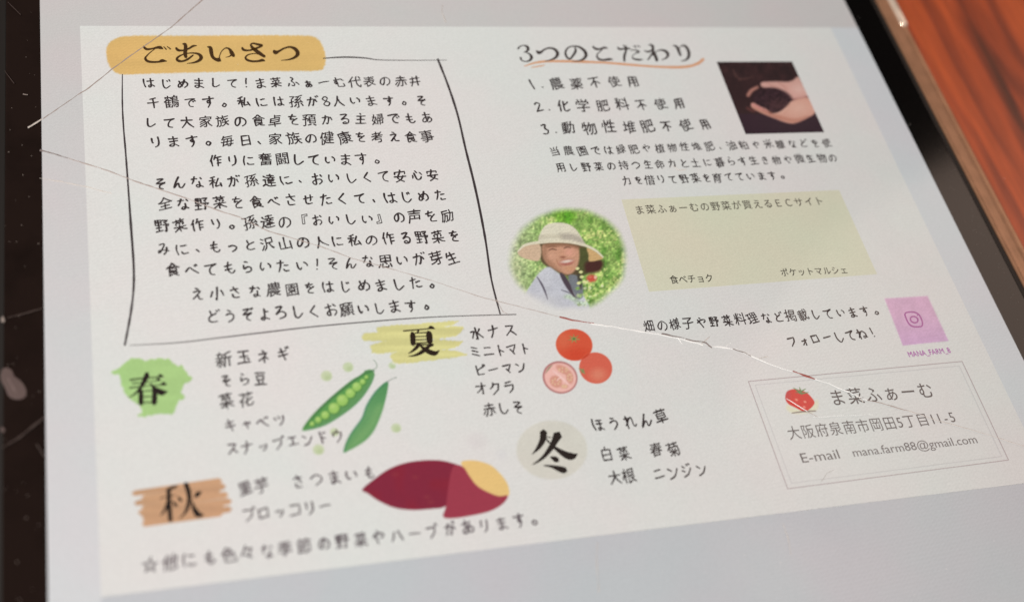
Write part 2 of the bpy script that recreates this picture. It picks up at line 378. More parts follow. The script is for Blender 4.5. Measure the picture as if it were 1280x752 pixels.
# pen strokes of the handwriting: x,y pairs in a 10 by 10 box, y downwards; a leading = keeps corners sharp
PEN = """
は 2,1.5 1.6,5 2.2,8.8|4.3,3.6 8.8,3.2|6.6,1.2 6.7,5 6.6,8 5.2,8.8 4.3,8 5.2,7 7,7.4 8.9,8.8
し 3,1.3 2.8,5 3.2,8 5.2,9 8.2,6.8
じ 3,1.3 2.8,5 3.2,8 5.2,9 8.2,6.8|5.8,2 6.4,3.2|7.4,1.5 8,2.7
め 2.5,2.2 3.5,5 5,7.6|6.6,1.4 5.6,4.5 3.6,7.6 2,8 1.6,6.2 3.5,4 6.5,3.3 8.6,5 8.4,7.4 6,9
ま 1.8,2.8 8.2,2.5|2.2,5 7.8,4.8|5,1 5.1,5 5,8 3.5,9 2,8.2 3.2,7 5.5,7.4 8.2,9
て 1.4,2.6 5,2.3 8.6,1.8 5.6,3.6 4.3,6 5,8.2 7.4,9
で 1.4,2.6 5,2.3 8.6,1.8 5.6,3.6 4.3,6 5,8.2 7.4,9|7.2,4 7.9,5.1|8.6,3.4 9.2,4.4
ふ 4.2,1.2 5.8,2.2 4.8,3.4 4.6,4.6 6,6.6 5.2,8.6 3.6,8|2.6,6 1.4,8.4|7.4,5.6 9,7.8
あ 2,3 8,2.6|4.4,1 4.3,5 5,8.4|6.8,4.4 5,7.4 2.8,8.8 1.8,7.4 3.4,5.4 6.6,4.8 8.6,6.4 7.8,8.4 5.8,9.2
ぁ 2.8,5 7,4.7|4.4,3.6 4.3,6 4.8,8.8|6.2,5.8 5,7.9 3.2,9 2.6,8 3.6,6.6 6,6.2 7.4,7.4 6.8,8.8 5.4,9.3
ー 1.2,5.2 5,4.8 8.8,4.9
む 1.4,3 6,2.6|3.6,1 3.6,5 2.6,6.6 1.8,5.4 3,4.4 3.8,6 3.8,8.4 6,9 8.4,8.6 8.4,6.8|7.2,2.6 8.8,4
の 5.2,2.4 4.4,6 2.6,8 1.4,6 2.8,3 5.8,1.9 8.6,4 8.2,7.2 5.8,8.8
す 1.2,2.8 8.8,2.6|5.8,1 5.9,4.6 5,6 4,5 5,3.9 6,5.4 5.6,7.6 4.2,9.4
に 2,1.6 1.5,5 2,8.8|4.6,3 8.2,2.8|4.4,7 5.2,8.2 8.6,8
か 1.4,3.4 5.8,3 6.2,5 5.2,8.6 4.2,8|4.2,1.2 3.4,5 1.6,8.8|7.4,3 8.8,5.6
が 1.4,3.4 5.8,3 6.2,5 5.2,8.6 4.2,8|4.2,1.2 3.4,5 1.6,8.8|7.2,3.4 8.4,5.6|7.4,.8 8,1.8|8.8,.5 9.4,1.5
い 2,2.6 2,6 3.2,8 4.2,6.8|7,3 8.4,4.6 8.4,6.6
そ 2.8,1.6 7,1.4 2.6,4.8 8.4,4.2 5,6 4.6,8 7,9.2
ぞ 2.8,1.6 7,1.4 2.6,4.8 8.4,4.2 5,6 4.6,8 7,9.2|7.8,1.2 8.4,2.2|9,.8 9.6,1.8
を 2,2.6 7.2,2.4|4.8,1 3,4.8 5,4.2 5.8,6|8,3.8 4.4,6.2 4,8.4 7.8,9
る 2.8,1.8 6.8,1.6 3,5.6 5.6,4.4 8,5.8 7.4,8.4 5,9 4,8 5.4,7.2 6.4,8.6
も 5,1 4.2,5 4.6,8.2 6.6,8.8 8.2,7.2|2.4,3.6 7,3.4|2.2,6 6.8,5.8
り 2.8,1.8 2.8,5 3.4,5.8|7,1.4 7.4,5 6.4,7.8 4.6,9.2
え 4.2,1 5.8,2|2.6,3.8 7,3.4 2,8.8 5,6.2 5.8,8.6 8.4,8.8
た 1.4,3 6.2,2.7|4,1 3.2,5 1.8,9|5.6,4.8 8.4,4.6|5.2,7.4 6,8.6 8.8,8.5
ん 5.4,1.2 3.4,5 1.6,8.8 4,5.8 5.2,6 5.4,8.4 7,8.6 8.8,6
な 1.6,2.8 5.6,2.5|4,1 3.2,4 1.8,6|7.4,2.2 8.6,3.4|6.6,4.6 6.6,7.8 5.2,9 4,8 5.4,7.2 8.4,8.8
お 1.6,3.2 6,2.8|4,1 4,6 3.8,8.6 2.4,8.4 2,7 4.6,5.2 7.4,5.4 8.2,7.2 6,8.8|7.2,2 8.6,3.4
く =6.6,1.2 2.8,5 6.8,9
べ 1,6.2 3.6,3.6 5.4,5.6 8.8,8.2|6.4,2.6 7,3.6|7.8,2 8.4,3
ベ 1,6.2 3.6,3.6 5.4,5.6 8.8,8.2|6.4,2.6 7,3.6|7.8,2 8.4,3
さ 1.8,3.2 7.8,2.6|4.4,1 5.6,4 7,6|2.8,6 3,8.4 6.8,8.8
せ 1.2,4.2 8.8,3.8|6.8,1.6 6.8,5.4 6,6.4|3.4,2 3.4,7.6 5,8.8 7.8,8.6
み 2.4,2 5.6,1.8 3.6,6.4 1.8,8 1.8,6.2 5,6 8.6,7|7.2,4 6.8,7 5.2,9.2
っ 2.4,5.4 5.4,4.4 7.6,5.8 7,7.8 4.4,8.9
つ 1.2,4 5.4,2.6 8.6,4.4 7.8,7 4,8.6
と 3.4,1.4 4.2,4.6|7.8,3 3.4,5.2 2.6,7.6 4.6,8.8 8.2,8.6
ど 3.4,1.4 4.2,4.6|7.4,3 3.4,5.2 2.6,7.6 4.6,8.8 8.2,8.6|7.4,1 8,2|8.8,.6 9.4,1.6
ら 3.8,1 5.8,2|3.2,3.4 2.8,6.4 5.6,5 8,6.2 7,8.4 3.6,9.2
う 3.8,1 6,1.8|2.4,4.2 5.6,3.2 7.6,4.8 6.8,7.4 3.8,9.4
よ 5.2,3.2 8,3|5,1 5.1,7 4,8.8 2.2,8.2 3.2,7 5.6,7.4 8.2,9
ろ 2.8,1.8 6.8,1.6 2.4,6 5.6,4.4 8.2,6 7.2,8.4 3.8,9.2
や 1.4,4.6 5,3.2 7.8,3.4 8.2,5 6.4,5.8|4.4,1.2 5.4,2.4|2.4,2.4 3.6,6 4.6,9
き 2.4,2.6 7.2,2.2|2,4.6 7.6,4.2|4.2,1 5.6,4 6.8,6.2|2.8,6.6 3.2,8.6 6.8,8.8
ね 2.8,1 2.8,5 2.8,9|1.2,3.2 4,2.8 1.2,7.4 5.2,3.6 7.4,3.2 8.6,5.6 7.6,8.4 6,8.6 6,7.2 7.6,7.4 9,8.8
れ 2.8,1 2.8,9|1.2,3.2 4,2.8 1.2,7.4 5,3.2 6.6,3 6.6,7.6 7.6,8.6 9,7.2
ほ 2,1.5 1.6,5 2.2,8.8|4.3,2.4 8.6,2.2|4.3,4.8 8.6,4.6|6.6,2.3 6.7,6 6.5,8.2 5.2,8.8 4.4,8 5.4,7.2 7,7.6 8.9,8.8
ネ 4.6,.8 5.8,2|=2,3.2 7.4,3 4.6,5.8 1.4,7.6|5,5.2 5,9.2|6,5.6 8.2,7.4
ギ 1.8,3.4 7.2,2.6|1.4,6.2 7.8,5.4|3.8,1 5.4,9.2|7.4,.8 8,1.8|8.6,.4 9.2,1.4
キ 1.8,3.4 7.2,2.6|1.4,6.2 7.8,5.4|3.8,1 5.4,9.2
ャ =2.6,5.6 7.4,4.8 6.4,6.4|4,3.8 5.2,9
ツ 1.8,2.6 2.6,4.6|4.6,2 5.4,4|8.4,2.2 7.4,5.6 4,9
ッ 2.6,4.8 3.2,6.2|4.8,4.4 5.4,5.8|7.6,4.4 6.8,7 4.4,9
ス =2,2.2 7.6,2 5.4,5.4 1.4,9|5.4,5.6 8.6,8.8
ナ 1.2,3.8 8.8,3.4|5.2,1 4.8,5.6 2.6,9.2
プ =1.6,2.6 7.8,2.2 6.6,6 3,9.2|8.9,.9 9.5,1.5 8.9,2.1 8.3,1.5 8.9,.9
ブ =1.6,2.6 7.8,2.2 6.6,6 3,9.2|8,.6 8.4,1.5|9,.4 9.5,1.3
フ =1.6,2.6 8,2.4 6.8,6.2 3,9.2
エ 2.2,2.4 7.8,2.2|5,2.4 5,8|1.2,8.2 8.8,8
ン 1.8,2.4 4,4|2,8.6 5.8,7.2 8.6,3
ド 4,1 4,9.2|4,4.2 7.2,6|6,1.6 6.6,2.6|7.4,1.2 8,2.2
ウ 5,.8 5,2.6|2,2.8 2,5|=2,2.8 8,2.6 7.2,6.4 4.2,9.2
ミ 2.6,1.6 7.2,3|2.6,4.4 7,5.6|2,7.2 7.8,9
ニ 2.4,3 7.6,2.8|1.4,7.6 8.8,7.4
ト 4,1 4,9.2|4,4.2 7.4,6
マ =1.4,2.6 8.4,2.4 5,6.6|3.4,5 6,8.6
ピ 2.8,1.2 2.8,7.8 4,8.6 8,8.4|7.6,3.2 3,5.2|8.6,1.1 9.3,1.8 8.6,2.5 7.9,1.8 8.6,1.1
オ 1.4,3.4 8.6,3.2|6,1 6,8.8 4.8,8.2|5.8,3.6 4,6 1.6,8
ォ 2.8,5 7.6,4.8|6,3.6 6,9 5.2,8.6|5.8,5.2 4.6,7 3,8.4
ク 4,1 3.2,3.4 1.4,5.4|=3.8,2.4 8,2.2 6.6,6.2 2.8,9.4
ラ 2.6,1.4 7.4,1.3|=1.6,4 8.2,3.8 7,7 3.6,9.4
ジ 2.2,1.8 4,3|1.6,4.4 3.4,5.6|1.6,9 5.4,7.6 8.4,3.8|6,1 6.6,2|7.4,.6 8,1.6
ロ 2,2.6 2,8.4|=2,2.6 8,2.4 7.8,8.2|2,8 7.8,7.8
コ =1.8,2.4 8,2.2 7.8,8.2|1.8,8.2 8.2,8
リ 2.8,1.8 2.8,5.8|7.2,1.4 7.2,5.4 6,7.8 4,9.4
ハ 3.6,3 3,6 1.4,8.6|6,2.6 7.4,5 8.8,8.4
人 5,1 4,5 1.4,9|5,3.4 6,6 9,9
大 1.2,3.8 8.8,3.4|5,1 4.4,5 1.4,9|5,4 6.2,6.4 8.8,8.8
小 5,1 5,8.8 4,8.2|2.6,3.8 1.2,7|7.2,3.6 8.8,6.8
山 5,1.2 5,8.4|=1.8,4 1.6,8.6 8.6,8.4|8.4,3.8 8.6,9
千 7,1.2 3,2.4|1.2,4.8 8.8,4.4|5,2 5,9.2
心 2,4.6 1.2,7.2|3.6,3.4 4,8 6.6,8.6 7.8,6.6|5,2 5.8,3.6|7.6,3.6 8.8,5.6
力 =1.8,3.6 8,3.4 7.4,8.6 6,8.2|4.6,1 4.2,5 1.6,9
日 2.4,1.8 2.4,8.8|=2.4,1.8 7.8,1.7 7.8,8.8|2.4,5.2 7.8,5.1|2.4,8.4 7.8,8.3
生 3,1.4 1.6,4.4|2.6,3 7.8,2.8|5,1 5,8.6|2.4,5.6 7.6,5.4|1.2,8.7 8.8,8.6
不 1.4,2 8.6,1.7|5.2,2 4,4.8 1.4,7|5,4 5,9.2|6,4.6 8.2,6.4
水 =5,1 5,8.8 4,8.2|=1.4,3.6 3.8,3.4 1.4,7.6|8,2.4 5.6,4.4|5.4,4.4 8.8,8.2
土 2,4 8,3.9|5,1 5,8.6|1.2,8.6 8.8,8.5
主 4.6,.8 5.6,1.8|2,3.2 8,3|2.6,5.8 7.6,5.6|5,3 5,8.8|1.2,9 8.8,8.8
井 1.6,3.4 8.4,3|1.2,6.2 8.8,5.8|3.6,1.4 3.4,6 1.8,9.2|6.6,1.2 6.6,9.2
化 3.4,1 1.2,5|2.6,3.6 2.6,9|8.4,2.4 5,5|5.4,1.4 5.4,8 6.6,8.8 9,8
作 3.2,1 1.2,5|2.4,3.8 2.4,9.2|5.4,1 4,4.4|5,2.8 9,2.6|6.2,2.8 6.2,9.2|6.2,5 8.6,4.9|6.2,7 8.6,6.9
用 2.6,1.8 2.4,6 1.4,9|=2.6,1.8 8,1.6 8,8.8 7,8.6|2.6,4 8,3.9|2.4,6.2 8,6|5.2,1.8 5.2,9
玉 2,2 8,1.9|2.6,5 7.6,4.9|5,2 5,8.4|1.2,8.6 8.8,8.4|6.8,6.4 7.6,7.4
豆 1.8,1.6 8.2,1.5|3,3.2 3,5.8|=3,3.2 7.2,3.1 7,5.8|3,5.6 7,5.5|3.6,6.6 4.2,8|6.8,6.4 6.2,8|1.4,8.8 8.8,8.6
白 5,.8 4.2,2.4|2.4,2.6 2.4,9|=2.4,2.6 7.8,2.5 7.8,9|2.4,5.6 7.8,5.5|2.4,8.8 7.8,8.7
私 4.6,1 1.8,2.2|1,4 5,3.7|3.2,2 3.2,9.2|3,4.4 1,7|3.6,4.8 4.8,6|6.6,2 5.6,5.4 5,8 7,7.7 8.4,7.2|7.8,5.6 9,8.6
安 5,.6 5,2|1.6,2.2 1.4,4|=1.6,2.3 8.4,2.1 8,3.8|4.8,2.8 3.2,6.2 7.4,9|6.8,4.8 5.4,7.6 1.6,9.2|1.2,5.4 8.8,5.1
作り 5,5 5,5
達 2,1.4 3,2.6|=1.2,4.4 2.8,4.2 2.4,7.4|1,8.8 2.6,7.6 5,8.9 9.2,8.8|4,1.6 8.4,1.5|6.2,.6 6.2,3.2|3.6,3.2 9,3|5,3.6 5.4,4.5|7.4,3.5 7,4.4|4,4.7 8.6,4.6|4.4,5.8 8.2,5.7|3.8,7 8.8,6.9|6.2,4.6 6.2,8.2
野 =1.4,1.4 1.4,4.8 4.6,4.7 4.6,1.3 1.4,1.4|1.4,3 4.6,3|3,1.4 3,8.4|1.4,6.4 4.6,6.3|1,8.8 5,8.3|=5.6,1.6 8.6,1.5 7,3.2|6.4,2.8 7.6,3.8|=5.2,4.6 9.2,4.4 8.4,5.6|7.2,4.6 7.2,9 6.2,8.4
菜 1.4,2 8.6,1.8|3.6,1 3.8,2.8|6.4,.9 6.2,2.8|7.4,3 3,3.6|2.6,4.2 3.2,5|4.8,4 5.2,4.8|7.6,3.9 6.8,5|1.4,6.2 8.8,6|5,5.2 5,9.4|4.8,6.4 3.4,7.8 1.4,8.8|5.4,6.4 6.8,7.8 8.8,8.6
食 5,.8 3.6,2.6 1.2,4.2|5.2,1 6.6,2.6 9,4|3.6,3.4 6.2,3.3|3,4.4 3,9|=3,4.4 7.2,4.3 7,6.8|3,5.6 7,5.5|3,6.8 7,6.7|3,9 5,8.2|7.8,7.2 6,8|5,7 6.4,8.4 8.8,9
8 7,2.4 5,1.2 3.2,2.6 5,4.8 7.2,7 5,9 2.8,7.2 5,5 7,2.8
1 5,1.4 5.2,9
2 2.8,2.8 4.8,1.4 7,2.8 5.6,5.6 2.8,8.6|2.8,8.6 7.8,8.4
3 3,2 6.6,1.8 5,4.6 7.2,6.6 5.4,8.8 2.8,8.4
. 4.8,8.2 5.2,8.5
。 4,5.8 5.6,7.2 4.2,8.8 2.6,7.4 4,5.8
、 3.6,6.2 4.9,8.2
！ 5.4,1.2 4.9,6.2|4.7,8.3 4.75,8.7
"""
STROKES = {}
for row in PEN.strip().splitlines():
    ch_, body_ = row.split(' ', 1)
    if len(ch_) == 1:
        ss_ = []
        for st_ in body_.split('|'):
            sharp_ = st_.startswith('=')
            ss_.append((sharp_, [tuple(map(float, p.split(','))) for p in st_.lstrip('=').split()]))
        STROKES[ch_] = ss_


def ribbon(xy, w):
    d = np.gradient(xy, axis=0)
    d /= np.maximum(np.linalg.norm(d, axis=1), 1e-9)[:, None]
    nr = np.stack([-d[:, 1], d[:, 0]], 1)
    h = (w / 2)[:, None]
    P = np.vstack([xy - nr * h, xy + nr * h, (xy[0] - d[0] * w[0] * .4)[None], (xy[-1] + d[-1] * w[-1] * .4)[None]])
    k = len(xy)
    return P, [(i + 1, i, k + i, k + i + 1) for i in range(k - 1)] + [(0, 2 * k, k), (2 * k - 1, 2 * k + 1, k - 1)]


def is_kana(ch):
    return '\u3040' <= ch <= '\u30ff'


HALF = set("0123456789.-@abcdefghijklmnopqrstuvwxyzABCDEFGHIJKLMNOPQRSTUVWXYZ")
WT = {'！': .75, '、': .8}


def text_line(name, parent, text, x0, y0, x1, y1, size, colr=(52, 44, 44), hand=1.25, bold=.012, sx=.86, sy=1.0, z=None, pen=.112):
    """centres of the first and last character are given; size in millimetres"""
    rnd = random.Random(text)
    ink = Ink(z or Z_INK)
    A, B = pl(x0, y0), pl(x1, y1)
    w = [WT.get(c, .5 if c in HALF else 1.0) for c in text]
    pos = np.cumsum([0] + [(w[i] + w[i + 1]) / 2 for i in range(len(w) - 1)])
    pos = pos / max(pos[-1], 1e-6)
    ax = (B - A) / max(np.linalg.norm(B - A), 1e-9)
    ay = np.array([-ax[1], ax[0]])
    S = size / 1000
    lc = lin(colr)
    for i, ch in enumerate(text):
        if ch in ' \u3000':
            continue
        if hand and ch in STROKES:
            k = (.92 if is_kana(ch) or ch in '。、！8123.' else 1.0) * (1 + rnd.uniform(-.07, .07))
            a = math.radians(rnd.gauss(0, 3.2))
            ca, sa = math.cos(a), math.sin(a)
            sh, rise = rnd.uniform(-.14, .04), rnd.uniform(.02, .12)
            dx, dy = rnd.uniform(-.04, .04), rnd.uniform(-.06, .03)
            C = A * (1 - pos[i]) + B * pos[i]
            for sharp, st in STROKES[ch]:
                st = [(x + rnd.uniform(-.28, .28), y + rnd.uniform(-.28, .28)) for x, y in st]
                if sharp:
                    q = np.vstack([np.linspace(st[j], st[j + 1], 4)[:-1] for j in range(len(st) - 1)] + [np.array(st[-1:])])
                elif len(st) == 2:
                    m2 = ((st[0][0] + st[1][0]) / 2 + rnd.uniform(-.2, .2), (st[0][1] + st[1][1]) / 2 + rnd.uniform(-.2, .2))
                    q = catmull([st[0], m2, st[1]], 3)
                else:
                    q = catmull(st, 4)
                q = (q - 5) * [.1, -.1] * k
                x, y = q[:, 0] + sh * q[:, 1], q[:, 1] + rise * q[:, 0]
                q = np.stack([x * ca - y * sa + dx, x * sa + y * ca + dy], 1)
                P = C + (q[:, :1] * sx * S) * ax + (q[:, 1:] * sy * S) * ay
                u = np.linspace(0, 1, len(P))
                wd = pen * S * (1.08 - .25 * u + .1 * np.sin(u * 9 + rnd.uniform(0, 6))) * rnd.uniform(.9, 1.12)
                P2, F2_ = ribbon(P, wd)
                ink.add(P2, F2_, lc)
            continue
        v, f = GLY[ch]
        v = v.copy()
        mid = (v.max(0) + v.min(0)) / 2
        c0 = np.array([.5 if ch not in HALF else mid[0], .38])
        if ch in '。、':
            c0[0] = .32
        if ch in '！':
            c0[0] = .25 if v[:, 0].max() < .4 else .5
        q = v - c0
        if hand:
            k = .90 if is_kana(ch) else .97
            q *= k * (1 + rnd.uniform(-.06, .06) * hand)
            a = math.radians(rnd.gauss(0, 2.6) * hand)
            sh = rnd.uniform(-.10, .05) * hand
            x, y = q[:, 0] + sh * q[:, 1], q[:, 1]
            p1, p2 = rnd.uniform(0, 6.3), rnd.uniform(0, 6.3)
            x = x + .022 * hand * np.sin(5 * y + p1) + .010 * hand * np.sin(13 * y + p2)
            y = y + .022 * hand * np.sin(5 * q[:, 0] + p2) + .010 * hand * np.sin(12 * x + p1)
            y = y + .12 * x          # strokes rise to the right as in a pen script
            ca, sa = math.cos(a), math.sin(a)
            q = np.stack([x * ca - y * sa, x * sa + y * ca], 1)
            q += [rnd.uniform(-.045, .045) * hand, rnd.uniform(-.05, .05) * hand]
        C = A * (1 - pos[i]) + B * pos[i]
        P = C + (q[:, :1] * sx * S) * ax + (q[:, 1:] * sy * S) * ay
        if bold:
            for a in (45, 135, 225, 315):
                ink.add(P + bold * S * np.array([math.cos(math.radians(a)), math.sin(math.radians(a))]), f, lc)
        else:
            ink.add(P, f, lc)
    return ink.build(name, parent)


# ------------------------------------------------------------------ painted prints
def vnoise(x, y, s, seed):
    g = np.random.RandomState(seed).rand(97, 97)
    X, Y = x / s, y / s
    xi, yi = np.floor(X).astype(int), np.floor(Y).astype(int)
    fx, fy = X - xi, Y - yi
    fx, fy = fx * fx * (3 - 2 * fx), fy * fy * (3 - 2 * fy)
    a, b = g[xi % 97, yi % 97], g[(xi + 1) % 97, yi % 97]
    c, d = g[xi % 97, (yi + 1) % 97], g[(xi + 1) % 97, (yi + 1) % 97]
    return (a * (1 - fx) + b * fx) * (1 - fy) + (c * (1 - fx) + d * fx) * fy


def poly_sd(X, Y, P):
    P = np.asarray(P, float)
    d = np.full(X.shape, 1e18)
    inside = np.zeros(X.shape, bool)
    n = len(P)
    for i in range(n):
        ax, ay = P[i]
        bx, by = P[(i + 1) % n]
        ex, ey = bx - ax, by - ay
        t = np.clip(((X - ax) * ex + (Y - ay) * ey) / (ex * ex + ey * ey + 1e-12), 0, 1)
        d = np.minimum(d, (X - ax - t * ex) ** 2 + (Y - ay - t * ey) ** 2)
        cond = ((ay > Y) != (by > Y))
        with np.errstate(divide='ignore', invalid='ignore'):
            xi = ex * (Y - ay) / (by - ay + 1e-12) + ax
        inside ^= cond & (X < xi)
    d = np.sqrt(d)
    return np.where(inside, -d, d)


class Canvas:
    """colours for a fine grid lying on the page, painted in local picture units"""

    def __init__(self, o, s, x0, y0, x1, y1, step):
        self.o, self.s = o, s
        nx = int((x1 - x0) / s / step) + 2
        ny = int((y1 - y0) / s / step) + 2
        self.nx, self.ny = nx, ny
        self.X, self.Y = np.meshgrid(np.linspace(x0, x1, nx), np.linspace(y0, y1, ny), indexing='ij')
        self.rgb = np.zeros((nx, ny, 3)) + PAGE
        self.al = np.zeros((nx, ny))
        self.quad = None

    def mix(self, a, c, solid=True):
        a = np.clip(a, 0, 1)
        c = np.asarray(c, float)
        self.rgb = self.rgb * (1 - a[..., None]) + c * a[..., None]
        if solid:
            self.al = np.maximum(self.al, a)

    def poly(self, P, c, soft=4, smooth=True, a=1.0, solid=True, wob=0.0, seed=1):
        P = catmull(P, 4, True) if smooth else P
        sd = poly_sd(self.X, self.Y, P)
        if wob:
            sd = sd + wob * (vnoise(self.X, self.Y, wob * 2.5, seed) - .5) * 2
        m_ = np.clip(.5 - sd / soft, 0, 1)
        self.mix(m_ * a, c, solid)
        return m_

    def ell(self, cx, cy, rx, ry, c, soft=4, rot=0, a=1.0, solid=True):
        t = math.radians(rot)
        dx, dy = self.X - cx, self.Y - cy
        u, v = (dx * math.cos(t) + dy * math.sin(t)) / rx, (-dx * math.sin(t) + dy * math.cos(t)) / ry
        sd = (np.sqrt(u * u + v * v) - 1) * min(rx, ry)
        m_ = np.clip(.5 - sd / soft, 0, 1)
        self.mix(m_ * a, c, solid)
        return m_

    def line(self, pts, c, soft=3, a=1.0, solid=True):
        C = catmull(pts, 5)
        best = np.full(self.X.shape, 1e9)
        for i in range(len(C) - 1):
            a0, b0 = C[i], C[i + 1]
            e = b0[:2] - a0[:2]
            t = np.clip(((self.X - a0[0]) * e[0] + (self.Y - a0[1]) * e[1]) / (e @ e + 1e-9), 0, 1)
            d = np.hypot(self.X - a0[0] - t * e[0], self.Y - a0[1] - t * e[1]) - (a0[2] * (1 - t) + b0[2] * t) / 2
            best = np.minimum(best, d)
        m_ = np.clip(.5 - best / soft, 0, 1)
        self.mix(m_ * a, c, solid)
        return m_

    def build(self, name, parent, z):
        xy = np.stack([self.X.ravel() / self.s + self.o[0], self.Y.ravel() / self.s + self.o[1]], 1)
        P = pla(xy)
        al = self.al.ravel()
        nx, ny = self.nx, self.ny
        idx = np.arange(nx * ny).reshape(nx, ny)
        q = np.stack([idx[:-1, :-1], idx[1:, :-1], idx[1:, 1:], idx[:-1, 1:]], -1).reshape(-1, 4)
        q = q[al[q].max(1) > .03]
        used = np.unique(q)
        re = np.full(nx * ny, -1)
        re[used] = np.arange(len(used))
        V = np.column_stack([P[used], np.full(len(used), z)])
        C = lina(np.clip(self.rgb.reshape(-1, 3), 0, 255))[used]
        return link(name, V, re[q][:, ::-1], SCREEN, parent, cols=C)


# ------------------------------------------------------------------ table
T = 0.0088
bx0, bx1, by0, by1 = -0.55, 0.65, -0.35, 0.50


def table():
    th = .03
    zt = -T
    e = .004
    prof = [(0, -th), (0, -e), (e * .3, -e * .3), (e, 0)]
    V, F = [], []
    for d, z in prof:
        V += [(bx0 + d, by0 + d, zt + z), (bx1 - d, by0 + d, zt + z), (bx1 - d, by1 - d, zt + z), (bx0 + d, by1 - d, zt + z)]
    for k in range(len(prof) - 1):
        for i in range(4):
            j = (i + 1) % 4
            F.append((4 * k + i, 4 * k + j, 4 * k + 4 + j, 4 * k + 4 + i))
    F.append((12, 13, 14, 15))
    F.append((3, 2, 1, 0))
    return link('wooden_table', V, F, WOOD)


tb = table()
tb['label'] = 'glossy reddish brown wooden table top with dark grain beneath the tablet'
tb['category'] = 'table'

# ------------------------------------------------------------------ tablet
tablet = bpy.data.objects.new('tablet', None)
tablet.empty_display_size = .02
tablet['label'] = 'tablet with scratched cracked screen showing a Japanese farm flyer, lying on the table'
tablet['category'] = 'tablet'
col.objects.link(tablet)
tablet.location = (0, 0, 0)

GX0, GX1 = -0.0090, 0.1204      # glass edges
GY0, GY1 = -0.0605, 0.1395
DX0, DX1 = -0.00485, 0.11535    # lit display
DY0, DY1 = -0.0412, 0.1191


def rrect(x0, y0, x1, y1, r, n=8):
    pts = []
    for cx, cy, a0 in ((x1 - r, y0 + r, -90), (x1 - r, y1 - r, 0), (x0 + r, y1 - r, 90), (x0 + r, y0 + r, 180)):
        for i in range(n + 1):
            a = math.radians(a0 + 90 * i / n)
            pts.append((cx + r * math.cos(a), cy + r * math.sin(a)))
    return pts


def loft(rings, cap_top=False, cap_bottom=False, closed=False):
    V, F = [], []
    n = len(rings[0])
    for r in rings:
        V += r
    m_ = len(rings)
    for k in range(m_ if closed else m_ - 1):
        a, b = k * n, ((k + 1) % m_) * n
        for i in range(n):
            j = (i + 1) % n
            F.append((a + i, a + j, b + j, b + i))
    if cap_bottom:
        F.append(tuple(range(n))[::-1])
    if cap_top:
        F.append(tuple(range((m_ - 1) * n, m_ * n)))
    return V, F


def ring(off, z, r=.010):
    return [(x, y, z) for x, y in rrect(GX0 - off, GY0 - off, GX1 + off, GY1 + off, r + off, 10)]


# front glass slab with ground edge
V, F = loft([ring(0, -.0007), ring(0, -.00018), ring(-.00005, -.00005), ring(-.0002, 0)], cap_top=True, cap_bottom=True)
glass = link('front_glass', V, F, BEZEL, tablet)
# gasket line round the glass
V, F = loft([ring(.00003, -.0008), ring(.00003, -.00025), ring(.0010, -.00034), ring(.0010, -.0009)], closed=True)
link('gasket', V, F, GASKET, tablet)
# rounded metal rim: thin raised lip, bright chamfer, curved flank
prof = [(.00103, -.0009), (.00103, -.00022), (.0011, -.00008), (.00125, -.00003), (.0014, -.00008), (.0016, -.00016),
        (.0022, -.00024), (.0032, -.00040), (.0040, -.00062), (.0042, -.00052), (.0044, -.00050), (.0046, -.00062), (.0049, -.0011), (.0053, -.0020), (.0054, -.0032), (.0050, -.0050), (.0038, -.0062),
        (.00103, -.0064)]
V, F = loft([ring(a, z) for a, z in prof], closed=True)
link('rim', V, F, RIM, tablet)
V, F = loft([ring(.0005, -.0010), ring(.0005, -.0060), ring(.0022, -.0066), ring(.0016, -.0080), ring(-.002, -T + .0001)], cap_top=False, cap_bottom=False)
V2, F2 = loft([ring(-.002, -T + .0001), ring(.0016, -.0080), ring(.0022, -.0066), ring(.0005, -.0062), ring(.0005, -.0010)], cap_top=True, cap_bottom=True)
link('back_shell', V2, F2, SHELL, tablet)

# button-like metal bar added on the rim to give its pale highlight
def capsule(x, y0, y1, z, r_):
    V, F = [], []
    ys = [y0 - r_, y0 - r_ * .7, y0, y1, y1 + r_ * .7, y1 + r_]
    rr_ = [r_ * .15, r_ * .7, r_, r_, r_ * .7, r_ * .15]
    for y, q in zip(ys, rr_):
        for k_ in range(12):
            a = 2 * math.pi * k_ / 12
            V.append((x + q * math.cos(a) * 1.2, y, z + q * math.sin(a)))
    for i in range(len(ys) - 1):
        for k_ in range(12):
            j = (k_ + 1) % 12
            F.append((i * 12 + k_, (i + 1) * 12 + k_, (i + 1) * 12 + j, i * 12 + j))
    F.append(tuple(range(12)))
    F.append(tuple(range(60, 72))[::-1])
    return V, F


V, F = capsule(.12465, .0795, .0900, -.0009, .00075)
link('glint_button', V, F, worn_metal('polished_metal', (.95, .80, .68), .16), tablet, smooth=True)

# display
dv, df, dc = [], [], []


def dquad(x0, y0, x1, y1, ca, cb, cc, cd):
    b = len(dv)
    dv.extend([(x0, y0, Z_DISPLAY), (x1, y0, Z_DISPLAY), (x1, y1, Z_DISPLAY), (x0, y1, Z_DISPLAY)])
    dc.extend([lin(q) for q in (ca, cb, cc, cd)])
    df.append((b, b + 1, b + 2, b + 3))


